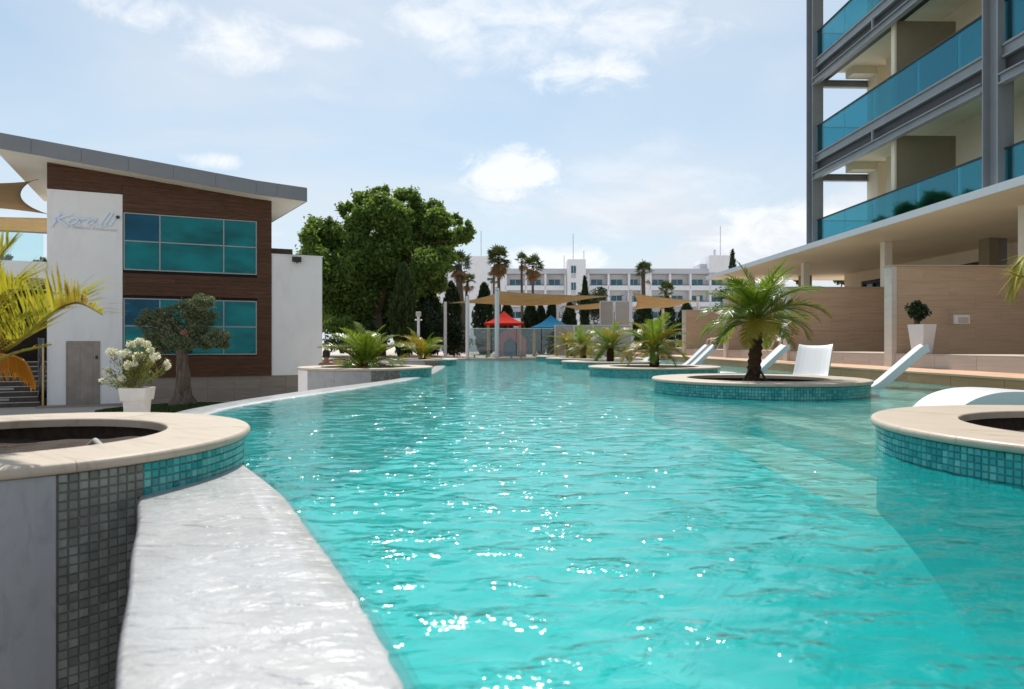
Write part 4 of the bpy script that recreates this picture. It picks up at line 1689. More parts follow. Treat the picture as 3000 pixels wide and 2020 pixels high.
lob = [(1330, 190, 140, 95), (1150, 300, 190, 110), (900, 370, 190, 110), (700, 420, 150, 95), (1330, 370, 150, 120), (1000, 520, 230, 130), (760, 590, 180, 130),
       (1250, 560, 180, 120), (1500, 620, 150, 100), (1350, 690, 170, 90), (860, 720, 170, 100), (640, 330, 50, 50), (1570, 720, 80, 60), (1010, 690, 200, 80), (1180, 720, 130, 70), (560, 440, 70, 50), (1600, 640, 70, 60)]
clump_tree(olive, [z4(*l) for l in lob], 21.3, 900, .075, M['leaf_olive'], .5)
mb = MB()
tb = W(530, 1183, 21.3)
tt = W(536, 1005, 21.3)
nT, nR = 26, 20
rows_ = []
for i in range(nT + 1):
    t = i / nT
    c = tb.lerp(tt, t) + Vector((.05 * math.sin(t * 4), 0, 0))
    r0 = .25 - .09 * min(1, t * 1.6) + .18 * max(0, .14 - t) / .14
    row_ = []
    for k in range(nR + 1):
        a_ = 2 * math.pi * k / nR
        rr = r0 * (1 + .17 * math.sin(a_ * 3 + t * 5) + .10 * math.sin(a_ * 7 - t * 9) + .05 * math.sin(a_ * 11 + t * 17))
        row_.append(c + Vector((rr * math.cos(a_), rr * math.sin(a_), -.12 if i == 0 else 0)))
    rows_.append(row_)
mb.grid(rows_)
for l in lob[:10]:
    p = z4(*l)
    limb(mb, tt - Vector((0, 0, .08)), W(p[0], p[1], 21.3 + random.uniform(-.3, .3)), .09, .02, .2)
obj("trunk", mb, M['trunk_olive'], olive, smooth=True)
mb = MB()
st0 = W(545, 985, 21.1)
mb.tube([st0 - Vector((0, -.05, .15)), st0, st0 + Vector((-.02, -.12, .12))], [.10, .12, .115], 12)
obj("cut_stub", mb, M['stump'], olive)

# grass mound under the olive
mb = MB()
gc = W(545, 1195, 21.3)
rows_ = []
for j in range(9):
    rr = j / 8
    rows_.append([(gc.x + 3.2 * rr * math.cos(t) + .5, gc.y + 1.6 * rr * math.sin(t), GZ + .005 + .21 * (1 - rr ** 2)) for t in np.linspace(0, 2 * math.pi, 40)])
mb.grid(rows_)
obj("grass_mound", mb, M['soil'], kind="structure", smooth=True)
n = 16000
rr = np.sqrt(rng.random(n))
tt_ = rng.random(n) * 2 * math.pi
C = np.stack([gc.x + .5 + 3.2 * rr * np.cos(tt_), gc.y + 1.6 * rr * np.sin(tt_), GZ + .03 + .21 * (1 - rr ** 2)], 1)
V_, Q_ = leaves(C, .08, .015, np.array([0, 0, 2.0]), .6)
me = arr_mesh("grass", V_, Q_)
me.materials.append(M['grass'])
o = link("grass", me, None, (0, 0, 0))
tag(o, "short green grass on the mound round the olive trunk", "grass", kind="stuff")

# potted oleander
pc = W(402, 1200, 18.0)
pc.z = GZ
pot = thing("flower_pot", tuple(pc), "large tapered pale clay pot holding the white oleander", "pot")
zt = EYE - (1136 - 1010) / 2000 * 18
mb = MB()


def square_loft(mb, c, secs, rot=.35):
    rws = []
    for hw, z in secs:
        rws.append([Vector((c.x, c.y, z)) + Matrix.Rotation(rot, 3, 'Z') @ Vector((x * hw, y * hw, 0)) for x, y in ((-1, -1), (1, -1), (1, 1), (-1, 1), (-1, -1))])
    mb.grid(rws)


square_loft(mb, pc, [(.22, GZ), (.255, zt - .34), (.30, zt - .33), (.335, zt), (.29, zt), (.27, zt - .08)], .12)
obj("pot_wall", mb, M['pot'], pot)
mb = MB()
mb.box(pc.x - .26, pc.x + .26, pc.y - .26, pc.y + .26, zt - .14, zt - .07)
obj("soil", mb, M['soil'], pot)
ole = thing("oleander", (pc.x, pc.y, zt - .07), "white flowering oleander bush growing in the tapered clay pot", "shrub")
fl_l = [(540, 680, 55, 45), (440, 720, 60, 50), (620, 720, 65, 50), (200, 815, 75, 55), (370, 830, 75, 55), (540, 870, 80, 60), (740, 865, 70, 50), (690, 930, 45, 35),
        (890, 970, 45, 70), (400, 980, 55, 60), (150, 1060, 55, 65), (75, 1170, 32, 30), (330, 1145, 45, 50), (290, 1210, 28, 26), (685, 790, 50, 40), (480, 960, 50, 40)]
stems, Vl, Ql, Vf, Qf, ol_, of_ = MB(), [], [], [], [], 0, 0
basep = Vector((pc.x, pc.y, zt - .08))
for l in fl_l:
    p = z4(*l)
    d = 18 + random.uniform(-.35, .35)
    c = W(p[0], p[1], d)
    k = d / 2000
    limb(stems, basep + Vector((random.uniform(-.1, .1), random.uniform(-.1, .1), 0)), c, .012, .005, .2, 9)
    m = int(26 * (p[2] * p[3]) / 130)
    C = blob_points(m * 6, c, np.array([p[2] * k, p[2] * k, p[3] * k]), .1)
    V_, Q_ = leaves(C, .055, .05)
    Vf.append(V_); Qf.append(Q_ + of_); of_ += len(V_)
    path = np.array([basep.lerp(c, t) for t in rng.uniform(.35, 1.05, 130)]) + rng.normal(size=(130, 3)) * .06
    V_, Q_ = leaves(path, .13, .022, np.array((c - basep).normalized()) * 1.2, .8)
    Vl.append(V_); Ql.append(Q_ + ol_); ol_ += len(V_)
off = np.array(ORG[ole.name])
me = arr_mesh("foliage", np.concatenate(Vl) - off, np.concatenate(Ql)); me.materials.append(M['leaf_ole']); link("foliage", me, ole)
me = arr_mesh("blossom", np.concatenate(Vf) - off, np.concatenate(Qf)); me.materials.append(M['petal']); link("blossom", me, ole)
obj("stems", stems, M['rachis'], ole)

# ------------------------------------------------------------------ feather palms in the planters
FR = {}


def frond_mesh(pitch, seed, droop=1.15, nl=38, leaf=.31, wleaf=.0145, stiff=.72, ragged=.0):
    """unit frond: length 1 along +X, arching; leaflets feathered on both sides"""
    rn = random.Random(seed)
    mb = MB()
    N = 26
    p = Vector((0, 0, 0))
    path, dirs = [p.copy()], []
    a_ = pitch
    for i in range(N):
        t = i / N
        a_ = pitch - droop * t ** 1.5
        d = Vector((math.cos(a_), rn.uniform(-.012, .012), math.sin(a_)))
        dirs.append(d)
        p = p + d / N
        path.append(p.copy())
    dirs.append(dirs[-1])
    mb.tube(path, [.014 * (1 - .8 * i / N) + .002 for i in range(N + 1)], 4, False)
    for j in range(nl):
        t = .16 + .84 * (j + rn.random() * .6) / nl
        t = min(t, .995)
        i = min(int(t * N), N - 1)
        q = path[i].lerp(path[i + 1], t * N - i)
        d = dirs[i]
        up = Vector((-d.z, 0, d.x))
        for sgn in (-1, 1):
            if rn.random() < ragged:
                continue
            L = leaf * (math.sin(math.pi * min(1, (t * .86 + .14))) ** .55) * rn.uniform(.8, 1.12)
            fw = .55 + .9 * t + rn.uniform(-.15, .15)
            e = (Vector((0, sgn, 0)) + d * fw + up * (.42 - .35 * t + rn.uniform(-.15, .15))).normalized()
            nv = e.cross(d)
            nv = nv.normalized() if nv.length > 1e-5 else up
            sd = e.cross(nv).normalized() * wleaf * .5
            g = Vector((0, 0, -1)) * L
            m1 = q + e * L * .5 - Vector((0, 0, 1)) * L * .05 * (1 - stiff)
            m2 = q + e * L - Vector((0, 0, 1)) * L * .38 * (1 - stiff)
            n0 = len(mb.v)
            mb.v += [tuple(q + sd * .5), tuple(q - sd * .5), tuple(m1 + sd), tuple(m1 - sd), tuple(m2)]
            mb.f += [(n0, n0 + 1, n0 + 3, n0 + 2), (n0 + 2, n0 + 3, n0 + 4)]
    me_ = bpy.data.meshes.new("frond")
    me_.from_pydata(mb.v, [], mb.f)
    me_.materials.append(M['frond'])
    me_.update()
    return me_


for i, pt_ in enumerate((84, 66, 48, 30, 10, -12)):
    for sd_ in range(3):
        FR[(i, sd_)] = frond_mesh(R(pt_), 31 * i + sd_, droop=(.75, 1.0, 1.25, 1.4, 1.35, 1.1)[i] * random.uniform(.85, 1.15))


def add_frond(root, me, loc, az, scale, mat, roll=0.0):
    o = bpy.data.objects.new("frond", me)
    COL.objects.link(o)
    o.parent = root
    o.location = loc
    o.rotation_euler = (roll, 0, az)
    o.scale = (scale,) * 3
    o.material_slots[0].link = 'OBJECT'
    o.material_slots[0].material = mat
    return o


def palm_trunk(root, base, top, trunk_r, rn, bend=0.0):
    """trunk with the stubs of old leaf bases"""
    base, top = Vector(base), Vector(top)
    mb = MB()
    n = max(12, int((top - base).length * 42))
    rows_ = []
    for i in range(n + 1):
        t = i / n
        c = base.lerp(top, t) + Vector((bend * .3 * math.sin(math.pi * t), 0, 0))
        r_ = trunk_r * (1.05 - .12 * t + (.25 * max(0, t - .75)))
        row_ = []
        for k in range(19):
            a_ = 2 * math.pi * (k % 18) / 18
            knob = .16 * (math.sin(a_ * 6 + (i % 4) * 1.6) > .2) * ((i % 4) / 3.0) + rn.uniform(-.03, .05)
            row_.append(c + Vector((math.cos(a_), math.sin(a_), 0)) * r_ * (1 + knob))
        row_[-1] = row_[0]
        rows_.append(row_)
    mb.grid(rows_)
    obj("trunk", mb, M['trunk_palm'], root)


def feather_palm(base, trunk_h, L, label, nfr=40, yellow=.2, trunk_r=.09, lean=(0, 0), levels=(0, 5), name="pygmy_palm", seed=1):
    rn = random.Random(seed)
    root = thing(name, base, label, "palm tree")
    base = Vector(base)
    top = base + Vector((lean[0], lean[1], trunk_h))
    if trunk_h > .02:
        palm_trunk(root, base, top, trunk_r, rn, lean[0])
    for i in range(nfr):
        u_ = i / (nfr - 1)
        lv = levels[0] + (levels[1] - levels[0]) * u_ ** .75
        lv = min(5, max(0, int(round(lv + rn.uniform(-.4, .4)))))
        az = i * 2.39996 + rn.uniform(-.25, .25)
        sc = L * rn.uniform(.85, 1.1) * (.72 + .28 * math.sin(math.pi * min(1, .25 + u_ * .8)))
        off = top - base + Vector((math.cos(az), math.sin(az), 0)) * trunk_r * .5 + Vector((0, 0, .06 * (1 - u_) - .04))
        yl = rn.random() < yellow * (.3 + 1.4 * u_)
        add_frond(root, FR[(lv, rn.randrange(3))], off, az, sc, M['frond_y'] if yl else M['frond'], rn.uniform(-.25, .25))
    return root


p = feather_palm((3.50, 9.95, .10), .98, 1.0, "tallest pygmy date palm with dense arching fronds on dark trunk", 60, .35, .085, (.06, 0), (0, 4.9), seed=3)
# wooden props at its foot
for dx in (-.22, .2):
    mb = MB()
    mb.tube([(3.5 + dx, 9.8, .09), (3.52 + dx * .25, 9.9, .36)], .016, 6)
    obj("prop", mb, M['black'], p)
feather_palm((3.20, 15.35, .10), .50, .95, "pygmy palm with drooping golden side fronds, next to the tallest palm", 40, .4, .10, seed=5)
feather_palm((2.92, 20.3, .10), .50, .92, "bright green pygmy palm, third along the pool row", 36, .35, .10, seed=8)
feather_palm((2.62, 25.0, .10), .45, 1.0, "yellow-green pygmy palm, next to last along the pool row", 34, .6, .10, seed=9)
feather_palm((2.55, 29.0, .10), .50, 1.0, "leaning pygmy palm at the far pool end", 26, .5, .11, (-.14, 0), seed=12)
feather_palm((-3.23, 15.0, .10), .14, 1.12, "low bushy palm with bright spreading fronds in the white-panelled planter", 42, .25, .13, (0, 0), (0, 4), "young_palm", seed=15)
feather_palm((-3.02, 23.0, .10), .14, 1.12, "upright young palm with raised yellow-green fronds", 24, .45, .12, (0, 0), (0, 3), "young_palm", seed=18)

# near-left palm: crown just outside the frame, a few long fronds reach in
near = thing("young_palm", (-3.22, 3.72, .1), "golden green palm fronds with browned tips reaching over the hose planter", "palm tree")
palm_trunk(near, (-3.22, 3.72, .08), (-3.22, 3.72, .45), .12, random.Random(4))


def spline(P, n):
    P = [Vector(p) for p in P]
    Q = []
    for i in range(len(P) - 1):
        p0, p1, p2, p3 = P[max(i - 1, 0)], P[i], P[i + 1], P[min(i + 2, len(P) - 1)]
        for t in np.linspace(0, 1, n, endpoint=False):
            Q.append(.5 * ((2 * p1) + (p2 - p0) * t + (2 * p0 - 5 * p1 + 4 * p2 - p3) * t * t + (3 * p1 - p0 - 3 * p2 + p3) * t ** 3))
    return Q + [P[-1]]


def near_frond(pts, seed, mat, nl=30, leaf=.34, w=.014, side=1.0, up=.5, ragged=.05, part="frond", fold=0.0, fwd=.9, t0=.08):
    """long frond along a curve of world points"""
    rn = random.Random(seed)
    path = spline(pts, 9)
    N = len(path) - 1
    mb = MB()
    mb.tube(path, [.010 * (1 - .8 * i / N) + .0015 for i in range(N + 1)], 5, False)
    for j in range(nl):
        t = t0 + (1 - t0) * (j + rn.random() * .5) / nl
        t = min(t, .995)
        i = min(int(t * N), N - 1)
        q = path[i].lerp(path[i + 1], t * N - i)
        d = (path[i + 1] - path[i]).normalized()
        lat = d.cross(Vector((0, 0, 1)))
        lat = lat.normalized() if lat.length > 1e-3 else Vector((1, 0, 0))
        upv = lat.cross(d)
        for sg in (-1, 1):
            if rn.random() < ragged:
                continue
            L = leaf * (math.sin(math.pi * min(1, t * .72 + .24)) ** .5) * rn.uniform(.75, 1.2)
            e = (lat * sg * side + d * (fwd + .6 * t + rn.uniform(-.15, .15)) + upv * (up * (1 if sg > 0 else .8) + rn.uniform(-.2, .2)) + Vector((0, 0, fold))).normalized()
            sd = e.cross(upv if abs(e.dot(upv)) < .9 else lat).normalized() * w * .5
            m1 = q + e * L * .45
            m2 = q + e * L - Vector((0, 0, L * .08))
            n0 = len(mb.v)
            mb.v += [tuple(q + sd * .6), tuple(q - sd * .6), tuple(m1 + sd), tuple(m1 - sd), tuple(m2)]
            mb.f += [(n0, n0 + 1, n0 + 3, n0 + 2), (n0 + 2, n0 + 3, n0 + 4)]
    obj(part, mb, M[mat], near)


NB = (-3.2, 3.7, .45)
near_frond([NB, W(0, 1035, 3.55), W(75, 985, 3.4), W(150, 920, 3.3), W(225, 888, 3.2), W(300, 922, 3.1)], 2, 'frond_near', 74, .31, .0095, .6, .7, .02, fwd=.6)
near_frond([NB, W(-20, 1000, 3.6), W(60, 930, 3.55), W(140, 900, 3.5), W(190, 905, 3.5)], 3, 'frond_near', 50, .26, .009, .7, .55, .05, fwd=.7)
near_frond([NB, W(-60, 960, 3.6), W(10, 860, 3.5), W(70, 850, 3.4)], 4, 'frond_near', 46, .34, .010, .6, .55)
near_frond([NB, W(-80, 900, 3.7), W(-25, 790, 3.7), W(25, 720, 3.7)], 5, 'frond_near', 40, .30, .010, .6, .45)
near_frond([NB, W(-40, 1052, 3.45), W(20, 1042, 3.35), W(72, 1060, 3.3), W(100, 1115, 3.25)], 6, 'frond_dry', 60, .12, .016, .25, -.5, .0, "dry_frond", -1.5, .5)
near_frond([NB, W(-20, 1060, 3.3), W(60, 1030, 3.2), W(150, 1010, 3.15)], 7, 'frond_near', 7, .16, .006, .5, .1)
for k in range(9):
    a_ = k * 2.4 + 1.9
    if math.cos(a_) > -.2 and math.sin(a_) < .6:
        continue
    near_frond([NB, (-3.2 + math.cos(a_) * .5, 3.7 + math.sin(a_) * .5, 1.0), (-3.2 + math.cos(a_) * 1.0, 3.7 + math.sin(a_) * 1.0, 1.0)], 20 + k, 'frond_near', 24, .3, .014)
# near-right palm, crown outside the frame
nearR = thing("pygmy_palm", (3.98, 4.0, .1), "palm with drooping golden frond tips in the planter by the low lounger", "palm tree")
palm_trunk(nearR, (3.98, 4.0, .08), (3.98, 4.0, 1.0), .085, random.Random(6))
near_root = near
near = nearR
near_frond([(3.95, 4.0, 1.0), W(3060, 740, 4.1), W(2985, 790, 4.1), W(2968, 860, 4.1)], 41, 'frond_near', 36, .18, .012, .7, .1, .05, "frond", -.5)
near_frond([(3.95, 4.0, 1.0), W(3060, 790, 3.9), W(3000, 810, 3.9), W(2962, 800, 3.9)], 42, 'frond_near', 16, .16, .008, .5, .1)
for k in range(14):
    a_ = k * 2.4 + .4
    if math.cos(a_) < -.25:
        continue
    near_frond([(3.98, 4.0, 1.0), (3.98 + math.cos(a_) * .4, 4.0 + math.sin(a_) * .4, 1.35), (3.98 + math.cos(a_) * .85, 4.0 + math.sin(a_) * .85, 1.0 + random.uniform(-.1, .5))], 60 + k, 'frond', 22, .22, .012)
near = near_root
# hoses lying in the near planter
hz = thing("irrigation_hose", (-2.6, 3.1, .12), "pale grey irrigation hose curling in the soil of the near planter", "hose")
mb = MB()
mb.tube([(-3.2, 3.5, .10), (-2.75, 3.28, .15), (-2.42, 3.05, .175), (-2.28, 2.98, .12)], [.016] * 4, 8)
mb.tube([(-3.2, 3.3, .10), (-2.8, 3.12, .14), (-2.5, 2.96, .14)], [.009] * 3, 8)
obj("tube", mb, M['hose'], hz, smooth=True)
mb = MB()
mb.tube([(-2.45, 3.95, .10), (-2.32, 3.8, .155), (-2.18, 3.62, .15), (-2.1, 3.5, .11)], [.016] * 4, 8)
obj("tube", mb, M['hose'], hz, smooth=True)

# ------------------------------------------------------------------ in-pool loungers
LP = [(0, .10), (.06, .19), (.2, .31), (.4, .385), (.6, .405), (.85, .395), (1.1, .375), (1.4, .36), (1.6, .36), (1.8, .37)]
LQ = [(0, .07), (.06, .12), (.25, .15), (.42, .16), (.6, .15), (.8, .13), (.95, .12), (1.05, .145), (1.16, .235), (1.76, .83), (1.80, .86)]


def lounger_mesh(LP):
    xs_ = np.linspace(0, 1.8, 40)
    pts = np.array(LP)
    zs_ = np.interp(xs_, pts[:, 0], pts[:, 1])
    zs_ = np.convolve(np.pad(zs_, 2, mode='edge'), np.ones(5) / 5, 'valid')
    mb = MB()
    hw, th = .34, .062
    NW = 8
    top = [[(x, y, z + .035 * (abs(y) / hw) ** 3) for y in np.linspace(-hw, hw, NW + 1)] for x, z in zip(xs_, zs_)]
    dz = np.gradient(zs_, xs_)
    bot = [[(x + th * g / math.sqrt(1 + g * g), y, z - th / math.sqrt(1 + g * g) - (.03 if abs(y) > hw * .95 else 0)) for y in np.linspace(-hw, hw, NW + 1)] for x, z, g in zip(xs_, zs_, dz)]
    mb.grid(top)
    mb.grid([r_[::-1] for r_ in bot])
    mb.grid([[r_[0] for r_ in top], [r_[0] for r_ in bot]])
    mb.grid([[r_[-1] for r_ in bot], [r_[-1] for r_ in top]])
    mb.grid([bot[0], top[0]])
    mb.grid([top[-1], bot[-1]])
    return mb


lb = lounger_mesh(LQ)
me_body = bpy.data.meshes.new("lounger_shell")
me_body.from_pydata(lb.v, [], lb.f)
me_body.materials.append(M['lounger'])
me_body.polygons.foreach_set('use_smooth', [False] * len(me_body.polygons))
lb = lounger_mesh(LP)
me_hump = bpy.data.meshes.new("lounger_shell")
me_hump.from_pydata(lb.v, [], lb.f)
me_hump.materials.append(M['lounger'])
fb = MB()
fb.box(.10, 1.15, -.27, .27, -.0, .13)
me_foot = bpy.data.meshes.new("lounger_base")
me_foot.from_pydata(fb.v, [], fb.f)
me_foot.materials.append(M['lounger'])
LZ = SH + .002
for (x, y, rz, l_) in ((4.88, 11.53, R(-23), "white in-pool lounger leaning alone beside the deck and the tallest palm's planter"),
                       (5.62, 13.32, R(57), "white in-pool lounger with its wide backrest turned to the water, behind the tallest palm"),
                       (4.72, 16.5, R(-8), "white in-pool lounger right behind the tallest palm's trunk"),
                       (4.60, 21.7, R(-6), "white in-pool lounger behind the second palm, the closer one of two side by side"),
                       (4.65, 22.7, R(-6), "white in-pool lounger behind the second palm, the farther one of two side by side"),
                       (4.2, 27.2, R(4), "white in-pool lounger farthest along the shelf, behind the second palm's trunk"),
                       (3.88, 6.45, R(-2), "white low lounger with knee hump behind the planter with golden frond tips")):
    root = thing("pool_lounger", (x, y, LZ), l_, "lounger", "white loungers standing in the shallow shelf water")
    root.rotation_euler = (0, 0, rz)
    link("lounger_shell", me_hump if y < 8 else me_body, root)
    link("lounger_base", me_foot, root)

# ------------------------------------------------------------------ terrace divider walls, pots, canopy, tower on the right
walls = ((15.0, 2.47, "travertine divider wall with small wall lamp and potted plant in front"),
         (20.4, 2.44, "travertine divider wall between the wall with the lamp and the curved chair"),
         (25.8, 2.44, "travertine divider wall behind the tallest pygmy palm"),
         (31.5, 2.30, "travertine divider wall at the far end near the shade sails"))
for s, zt_, l_ in walls:
    p0 = RF.pt(8.9, s, .2)
    root = thing("divider_wall", tuple(p0), l_, "wall", "travertine walls dividing the terraces")
    mb = MB()
    mb.box(9.06, 16.09, s + .02, s + .23, .485, zt_ - .04, RF)
    obj("wall_core", mb, M['trav_cap'], root)
    mb = MB()
    mb.box(8.93, 9.045, s - .02, s + .27, DZ + .006, zt_ - .03, RF)
    obj("end_slab", mb, M['trav_end'], root)
    mb = MB()
    mb.box(8.90, 16.09, s - .035, s + .285, zt_ - .028, zt_, RF)
    obj("wall_cap", mb, M['trav_cap'], root)
    rows_n = 6
    hh = (zt_ - .03 - .494) / rows_n
    for i in range(rows_n):
        x0 = 9.05
        first = True
        while x0 < 16.0:
            w_ = 1.2 if not (first and i % 2) else .6
            x1 = min(x0 + w_, 16.09)
            mb = MB()
            pr = random.uniform(0, .0025)
            mb.box(x0 + .0012, x1 - .0012, s - .004 - pr, s + .018, .494 + i * hh + .001, .494 + (i + 1) * hh - .001, RF)
            obj("stone_slab", mb, M['trav'], root)
            x0 = x1
            first = False
# wall lamp
p0 = W(2813, 937, 14.93)
wlamp = thing("wall_lamp", tuple(p0), "small square white lamp box on the travertine wall", "lamp")
mb = MB()
mb.box(p0.x - .16, p0.x + .16, p0.y - .09, p0.y - .01, p0.z - .10, p0.z + .10)
obj("lamp_box", mb, M['pole'], wlamp, bevel=.012)
mb = MB()
mb.box(p0.x - .10, p0.x + .12, p0.y - .097, p0.y - .091, p0.z - .08, p0.z + .05)
obj("lamp_cover", mb, M['trav_cap'], wlamp)
# potted plant
pc2 = W(2701, 1030, 14.45)
pc2.z = .49
pt2 = thing("tall_pot", tuple(pc2), "tall tapered white pot standing before the wall with the lamp", "pot")
mb = MB()
zt2 = EYE + (1010 - 951) / 2000 * 14.45
square_loft(mb, pc2, [(.13, .49), (.19, zt2), (.165, zt2), (.16, zt2 - .05)], .35)
obj("pot_wall", mb, M['pole'], pt2)
mb = MB()
mb.box(pc2.x - .14, pc2.x + .14, pc2.y - .14, pc2.y + .14, zt2 - .09, zt2 - .05)
obj("soil", mb, M['soil'], pt2)
bush = shrub(2686, 912, 32, 30, 14.45, M['leaf_dark'], "dark leafy shrub growing in the tall white pot", 1500, .075, zb=zt2 - .05)
shrub(2618, 916, 14, 11, 19.6, M['leaf_dark'], "small dark sprig peeping out behind the travertine wall end", 260, .09, zb=.5)


# curved sling chairs on the terrace
def chair(px, py, D, label):
    c = W(px, py, D)
    c.z = .49
    root = thing("lounge_chair", tuple(c), label, "chair", "curved cream chairs on the terraces")
    for dy in (0, .5):
        mb = MB()
        loop = [(-.34, 0, .05), (-.42, 0, .22), (-.38, 0, .38), (-.2, 0, .43), (.1, 0, .42), (.34, 0, .44)]
        mb.tube([c + Vector((x, dy, z)) for x, _, z in loop], .028, 8)
        mb.tube([c + Vector((x, dy, z)) for x, z in ((-.30, .02), (-.14, .12), (-.02, .42), (.10, .70), (.24, .86))], .028, 8)
        obj("side_frame", mb, M['chair_frame'], root, smooth=True)
    mb = MB()
    mb.grid([[c + Vector((x, dy, z)) for x, z in ((-.3, .36), (-.05, .30), (.02, .42), (.12, .70), (.22, .84))] for dy in (.03, .47)])
    o = obj("sling_seat", mb, M['pole'], root, smooth=True)
    o.modifiers.new("thick", 'SOLIDIFY').thickness = .01
    return root


chair(2295, 1022, 19.3, "curved cream sling chair against the divider wall, seen past the tallest palm")
chair(2115, 1022, 25.0, "curved cream sling chair farther along, half hidden by palm fronds")

# canopy over the terraces
can = thing("terrace_canopy", tuple(RF.pt(11, 18, .49)), "long flat cream canopy on white columns over the terraces", "canopy")
CH = EYE + 3.17
mb = MB()
mb.box(10.48, 17.5, -4, 33, CH, CH + .10, RF)
obj("canopy_slab", mb, M['canopy_soffit'], can)
mb = MB()
mb.box(10.45, 10.477, -4, 33.03, CH - .02, CH + .16, RF)
mb.box(10.48, 17.5, 33.003, 33.03, CH - .02, CH + .16, RF)
mb.box(10.48, 17.5, -4, 33.0, CH + .103, CH + .155, RF)
obj("canopy_edge", mb, M['canopy_edge'], can)
for s in (9.7, 15.2, 20.75, 26.2, 31.7):
    mb = MB()
    mb.box(12.08, 12.32, s - .12, s + .12, .491, CH - .002, RF)
    obj("column", mb, M['soffit'], can)
bw = thing("terrace_back_wall", tuple(RF.pt(16.1, 10, .49)), "cream back wall with dark windows under the canopy", "wall")
mb = MB()
wins = ((27.7, 29.3), (21.9, 24.2), (15.2, 17.6), (8, 10.4))
edges = [-4] + [x for w_ in sorted(wins) for x in w_] + [30.7]
WT = EYE + 2.75
for a_, b_ in zip(edges[::2], edges[1::2]):
    mb.box(16.1, 16.35, a_, b_, .491, CH - .003, RF)
for a_, b_ in wins:
    mb.box(16.1, 16.35, a_, b_, WT, CH - .003, RF)
obj("wall", mb, M['cream'], bw)
for a_, b_ in wins:
    mb = MB()
    mb.box(16.16, 16.22, a_ + .001, a_ + .10, .492, WT - .001, RF)
    mb.box(16.16, 16.22, b_ - .10, b_ - .001, .492, WT - .001, RF)
    mb.box(16.162, 16.22, a_ + .101, b_ - .101, WT - .14, WT - .001, RF)
    mb.box(16.162, 16.22, (a_ + b_) / 2 - .04, (a_ + b_) / 2 + .04, .492, WT - .141, RF)
    wf = obj("window_frame", mb, M['dark_steel'], bw)
    mb = MB()
    mb.box(16.23, 16.245, a_ + .02, b_ - .02, .495, WT - .02, RF)
    obj("window_pane", mb, M['win_dark'], wf)
pil = thing("service_pillar", tuple(RF.pt(15, 20, .49)), "grey-brown boxed pillar under the canopy beside a dark window", "pillar")
mb = MB()
mb.box(14.75, 15.05, 19.8, 20.25, .491, CH - .004, RF)
obj("pillar_box", mb, M['partition'], pil)
mb = MB()
mb.box(15.055, 15.33, 19.85, 20.2, .491, CH - .006, RF)
obj("pillar_side", mb, M['grey_steel'], pil)
mb = MB()
mb.box(14.2, 14.65, 30.8, 31.2, .491, CH - .006, RF)
obj("pillar_box", mb, M['partition'], pil)

